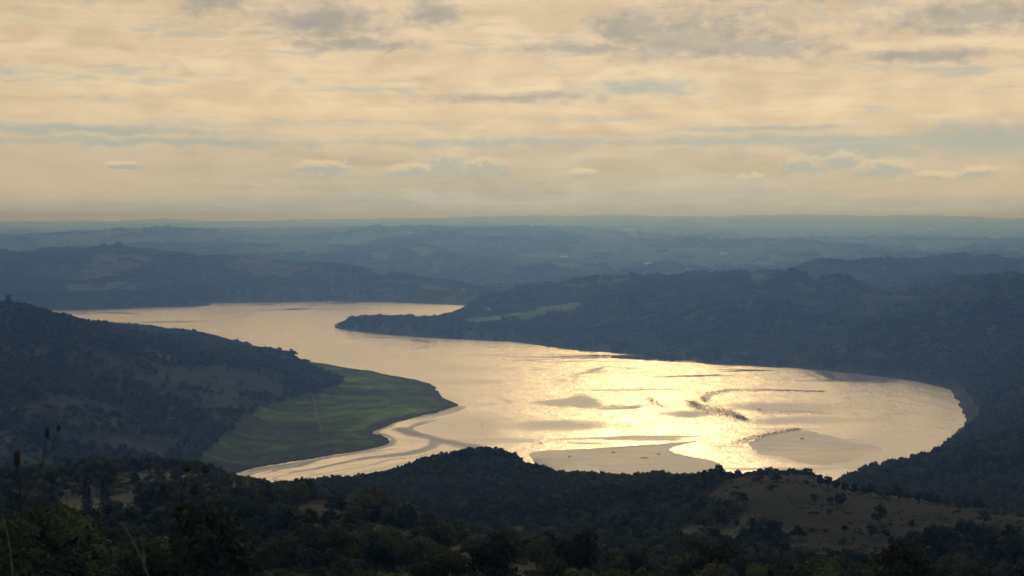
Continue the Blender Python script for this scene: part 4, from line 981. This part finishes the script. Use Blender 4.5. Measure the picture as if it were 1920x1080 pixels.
# ------------------------------------------------------------------ dry weed stalks close to the viewpoint
M_stalk = plain('dry_stalk', (.045, .032, .022), .9, .3, 20); M_straw = plain('straw', (.20, .15, .085), .8, .2, 20)
def stalk(px_path, d, rad, label, heads, branches=(), mat=None, name='dry_thistle'):
    P = [at(x, y, d) for x, y in px_path]; gx_, gy_ = P[0][0], P[0][1]; gz = float(grid_at(gZ, gx_, gy_)); P = [np.array([gx_ + .02, gy_, gz])] + P
    base = np.array([gx_, gy_, gz]); e = ob(name, None, None, base); tag(e, label, 'weed')
    n = len(P); v, f = tube([p - base for p in P], [rad * (1.25 - .7 * i / (n - 1)) for i in range(n)], 6); ob('stem', mesh_np('stem', v, f, [mat or M_stalk], smooth=True), e)
    for bpath in branches:
        Q = [at(x, y, d) - base for x, y in bpath]; v, f = tube(Q, [rad * (.7 - .35 * i / max(1, len(Q) - 1)) for i in range(len(Q))], 5); ob('branch', mesh_np('branch', v, f, [mat or M_stalk], smooth=True), e)
    for (x, y, wpx, hpx) in heads:
        c_ = at(x, y, d) - base; sx, sz = wpx / 2 * d / FPX, hpx / 2 * d / FPX; V = []; F = []
        prof = [(-1, .12), (-.75, .55), (-.4, .95), (0, 1), (.4, .8), (.8, .62), (1, .35)]
        for (t, r_) in prof:
            for k_ in range(8): V.append((c_[0] + sx * r_ * math.cos(k_ * .785) , c_[1] + sx * r_ * math.sin(k_ * .785), c_[2] + sz * t))
        for i in range(len(prof) - 1):
            for k_ in range(8): F.append((i * 8 + k_, i * 8 + (k_ + 1) % 8, (i + 1) * 8 + (k_ + 1) % 8, (i + 1) * 8 + k_))
        for k_ in range(14):                                   # bristles
            a = random.uniform(0, 6.28); t = random.uniform(-.6, 1); o = len(V); ro = random.uniform(1.25, 1.7)
            V += [(c_[0] + sx * .6 * math.cos(a - .2), c_[1] + sx * .6 * math.sin(a - .2), c_[2] + sz * t), (c_[0] + sx * .6 * math.cos(a + .2), c_[1] + sx * .6 * math.sin(a + .2), c_[2] + sz * t), (c_[0] + sx * ro * math.cos(a), c_[1] + sx * ro * math.sin(a), c_[2] + sz * (t + .7))]
            F.append((o, o + 1, o + 2))
        ob('seed_head', mesh_np('seed_head', V, F, [mat or M_stalk]), e)
    return e
stalk([(36, 1080), (37, 1000), (40, 940), (36, 900), (30, 865), (32, 870)], 7.0, .0048, 'tall dry thistle with branching stems at the frame-side of the slope', [(32, 862, 14, 32), (88, 812, 9, 20), (110, 803, 8, 10)],
      [[(38, 950), (55, 920), (75, 880), (95, 845), (110, 806)], [(75, 880), (84, 850), (88, 818)], [(34, 905), (15, 885), (-10, 868)], [(39, 985), (62, 975), (80, 945), (86, 915)], [(32, 880), (32, 868)]])
stalk([(338, 1080), (336, 1000), (337, 940), (350, 890)], 9.0, .0055, 'dry clustered weed with dark knotted heads', [(350, 877, 18, 16), (385, 880, 18, 16), (306, 912, 14, 12), (342, 948, 28, 16), (332, 962, 24, 20), (366, 920, 22, 14)],
      [[(338, 960), (365, 935), (372, 905), (385, 884)], [(336, 965), (318, 935), (306, 914)], [(337, 1000), (328, 975)]])
stalk([(280, 1085), (262, 1040), (244, 1005), (226, 976)], 6.0, .0030, 'leaning straw-coloured grass stem', [(270, 1050, 5, 40)], [], M_straw, 'dry_grass_stem')
stalk([(24, 1085), (20, 1040), (14, 1000), (2, 960)], 6.0, .0032, 'pale grass stem beside the tall dry thistle', [], [], M_straw, 'dry_grass_stem')
stalk([(1213, 1110), (1214, 1080), (1212, 1064)], 8.0, .003, 'short dark weed tip poking up from the slope', [(1212, 1062, 8, 12)], [], M_stalk, 'dry_weed')

# tracks
def track(name, pts, wd, d0, d1_, label):
    P = [np.array(look(x, y, d0, d1_)) for x, y in pts]; Q = []
    for a, b_ in zip(P[:-1], P[1:]):
        for i in range(6): Q.append(a + (b_ - a) * i / 6)
    Q.append(P[-1]); V = []; F = []
    for i, p in enumerate(Q):
        t = Q[min(i + 1, len(Q) - 1)] - Q[max(i - 1, 0)]; s_ = np.array([t[1], -t[0]]) / (np.hypot(t[0], t[1]) + 1e-9)
        for k_ in (-1, 0, 1):
            x, y = p[0] + s_[0] * wd / 2 * k_, p[1] + s_[1] * wd / 2 * k_; V.append((x, y, float(grid_at(gZ, x, y)) + .25))
    for i in range(len(Q) - 1):
        for k_ in (0, 1): F.append((i * 3 + k_, i * 3 + k_ + 1, i * 3 + 4 + k_, i * 3 + 3 + k_))
    tag(ob(name, mesh_np(name, V, F, [M_track])), label, 'track', kind='structure')
M_track = plain('pale_track', (.13, .11, .08), .95, .25, .5)
track('dirt_track', [(586, 740), (590, 755), (592, 775), (597, 792), (604, 806)], 2.6, 2000, 3200, 'pale dirt track crossing the green flat')
track('dirt_track', [(4, 598), (9, 588), (11, 580)], 5, 2200, 2700, 'pale dirt track over the left hill crest')
track('dirt_track', [(1890, 853), (1905, 861), (1925, 868)], 4, 1300, 1800, 'faint dirt track on the steep wooded hill')

# ------------------------------------------------------------------ haze
m_ = bpy.data.materials.new('haze'); m_.use_nodes = True; T = NT(m_.node_tree); T.n.clear()
pv = T.node('ShaderNodeVolumePrincipled'); pv.inputs['Color'].default_value = (.215, .425, 1.0, 1); pv.inputs['Absorption Color'].default_value = (1, 1, 1, 1)
pv.inputs['Density'].default_value = 1.28e-4; pv.inputs['Anisotropy'].default_value = .7
T.l.new(pv.outputs[0], T.node('ShaderNodeOutputMaterial').inputs['Volume'])
zb = float(gZ.min()) - 1; zt = max(CAM_Z + 12, float(gZ.max()) + 10)
tag(ob('haze', boxes('haze', [(-64000, 64000, -64000, 64000, zb, zt)], m_)), 'thin blue evening haze filling the whole valley', 'haze', kind='stuff')
print('terrain z', gZ.min(), gZ.max())
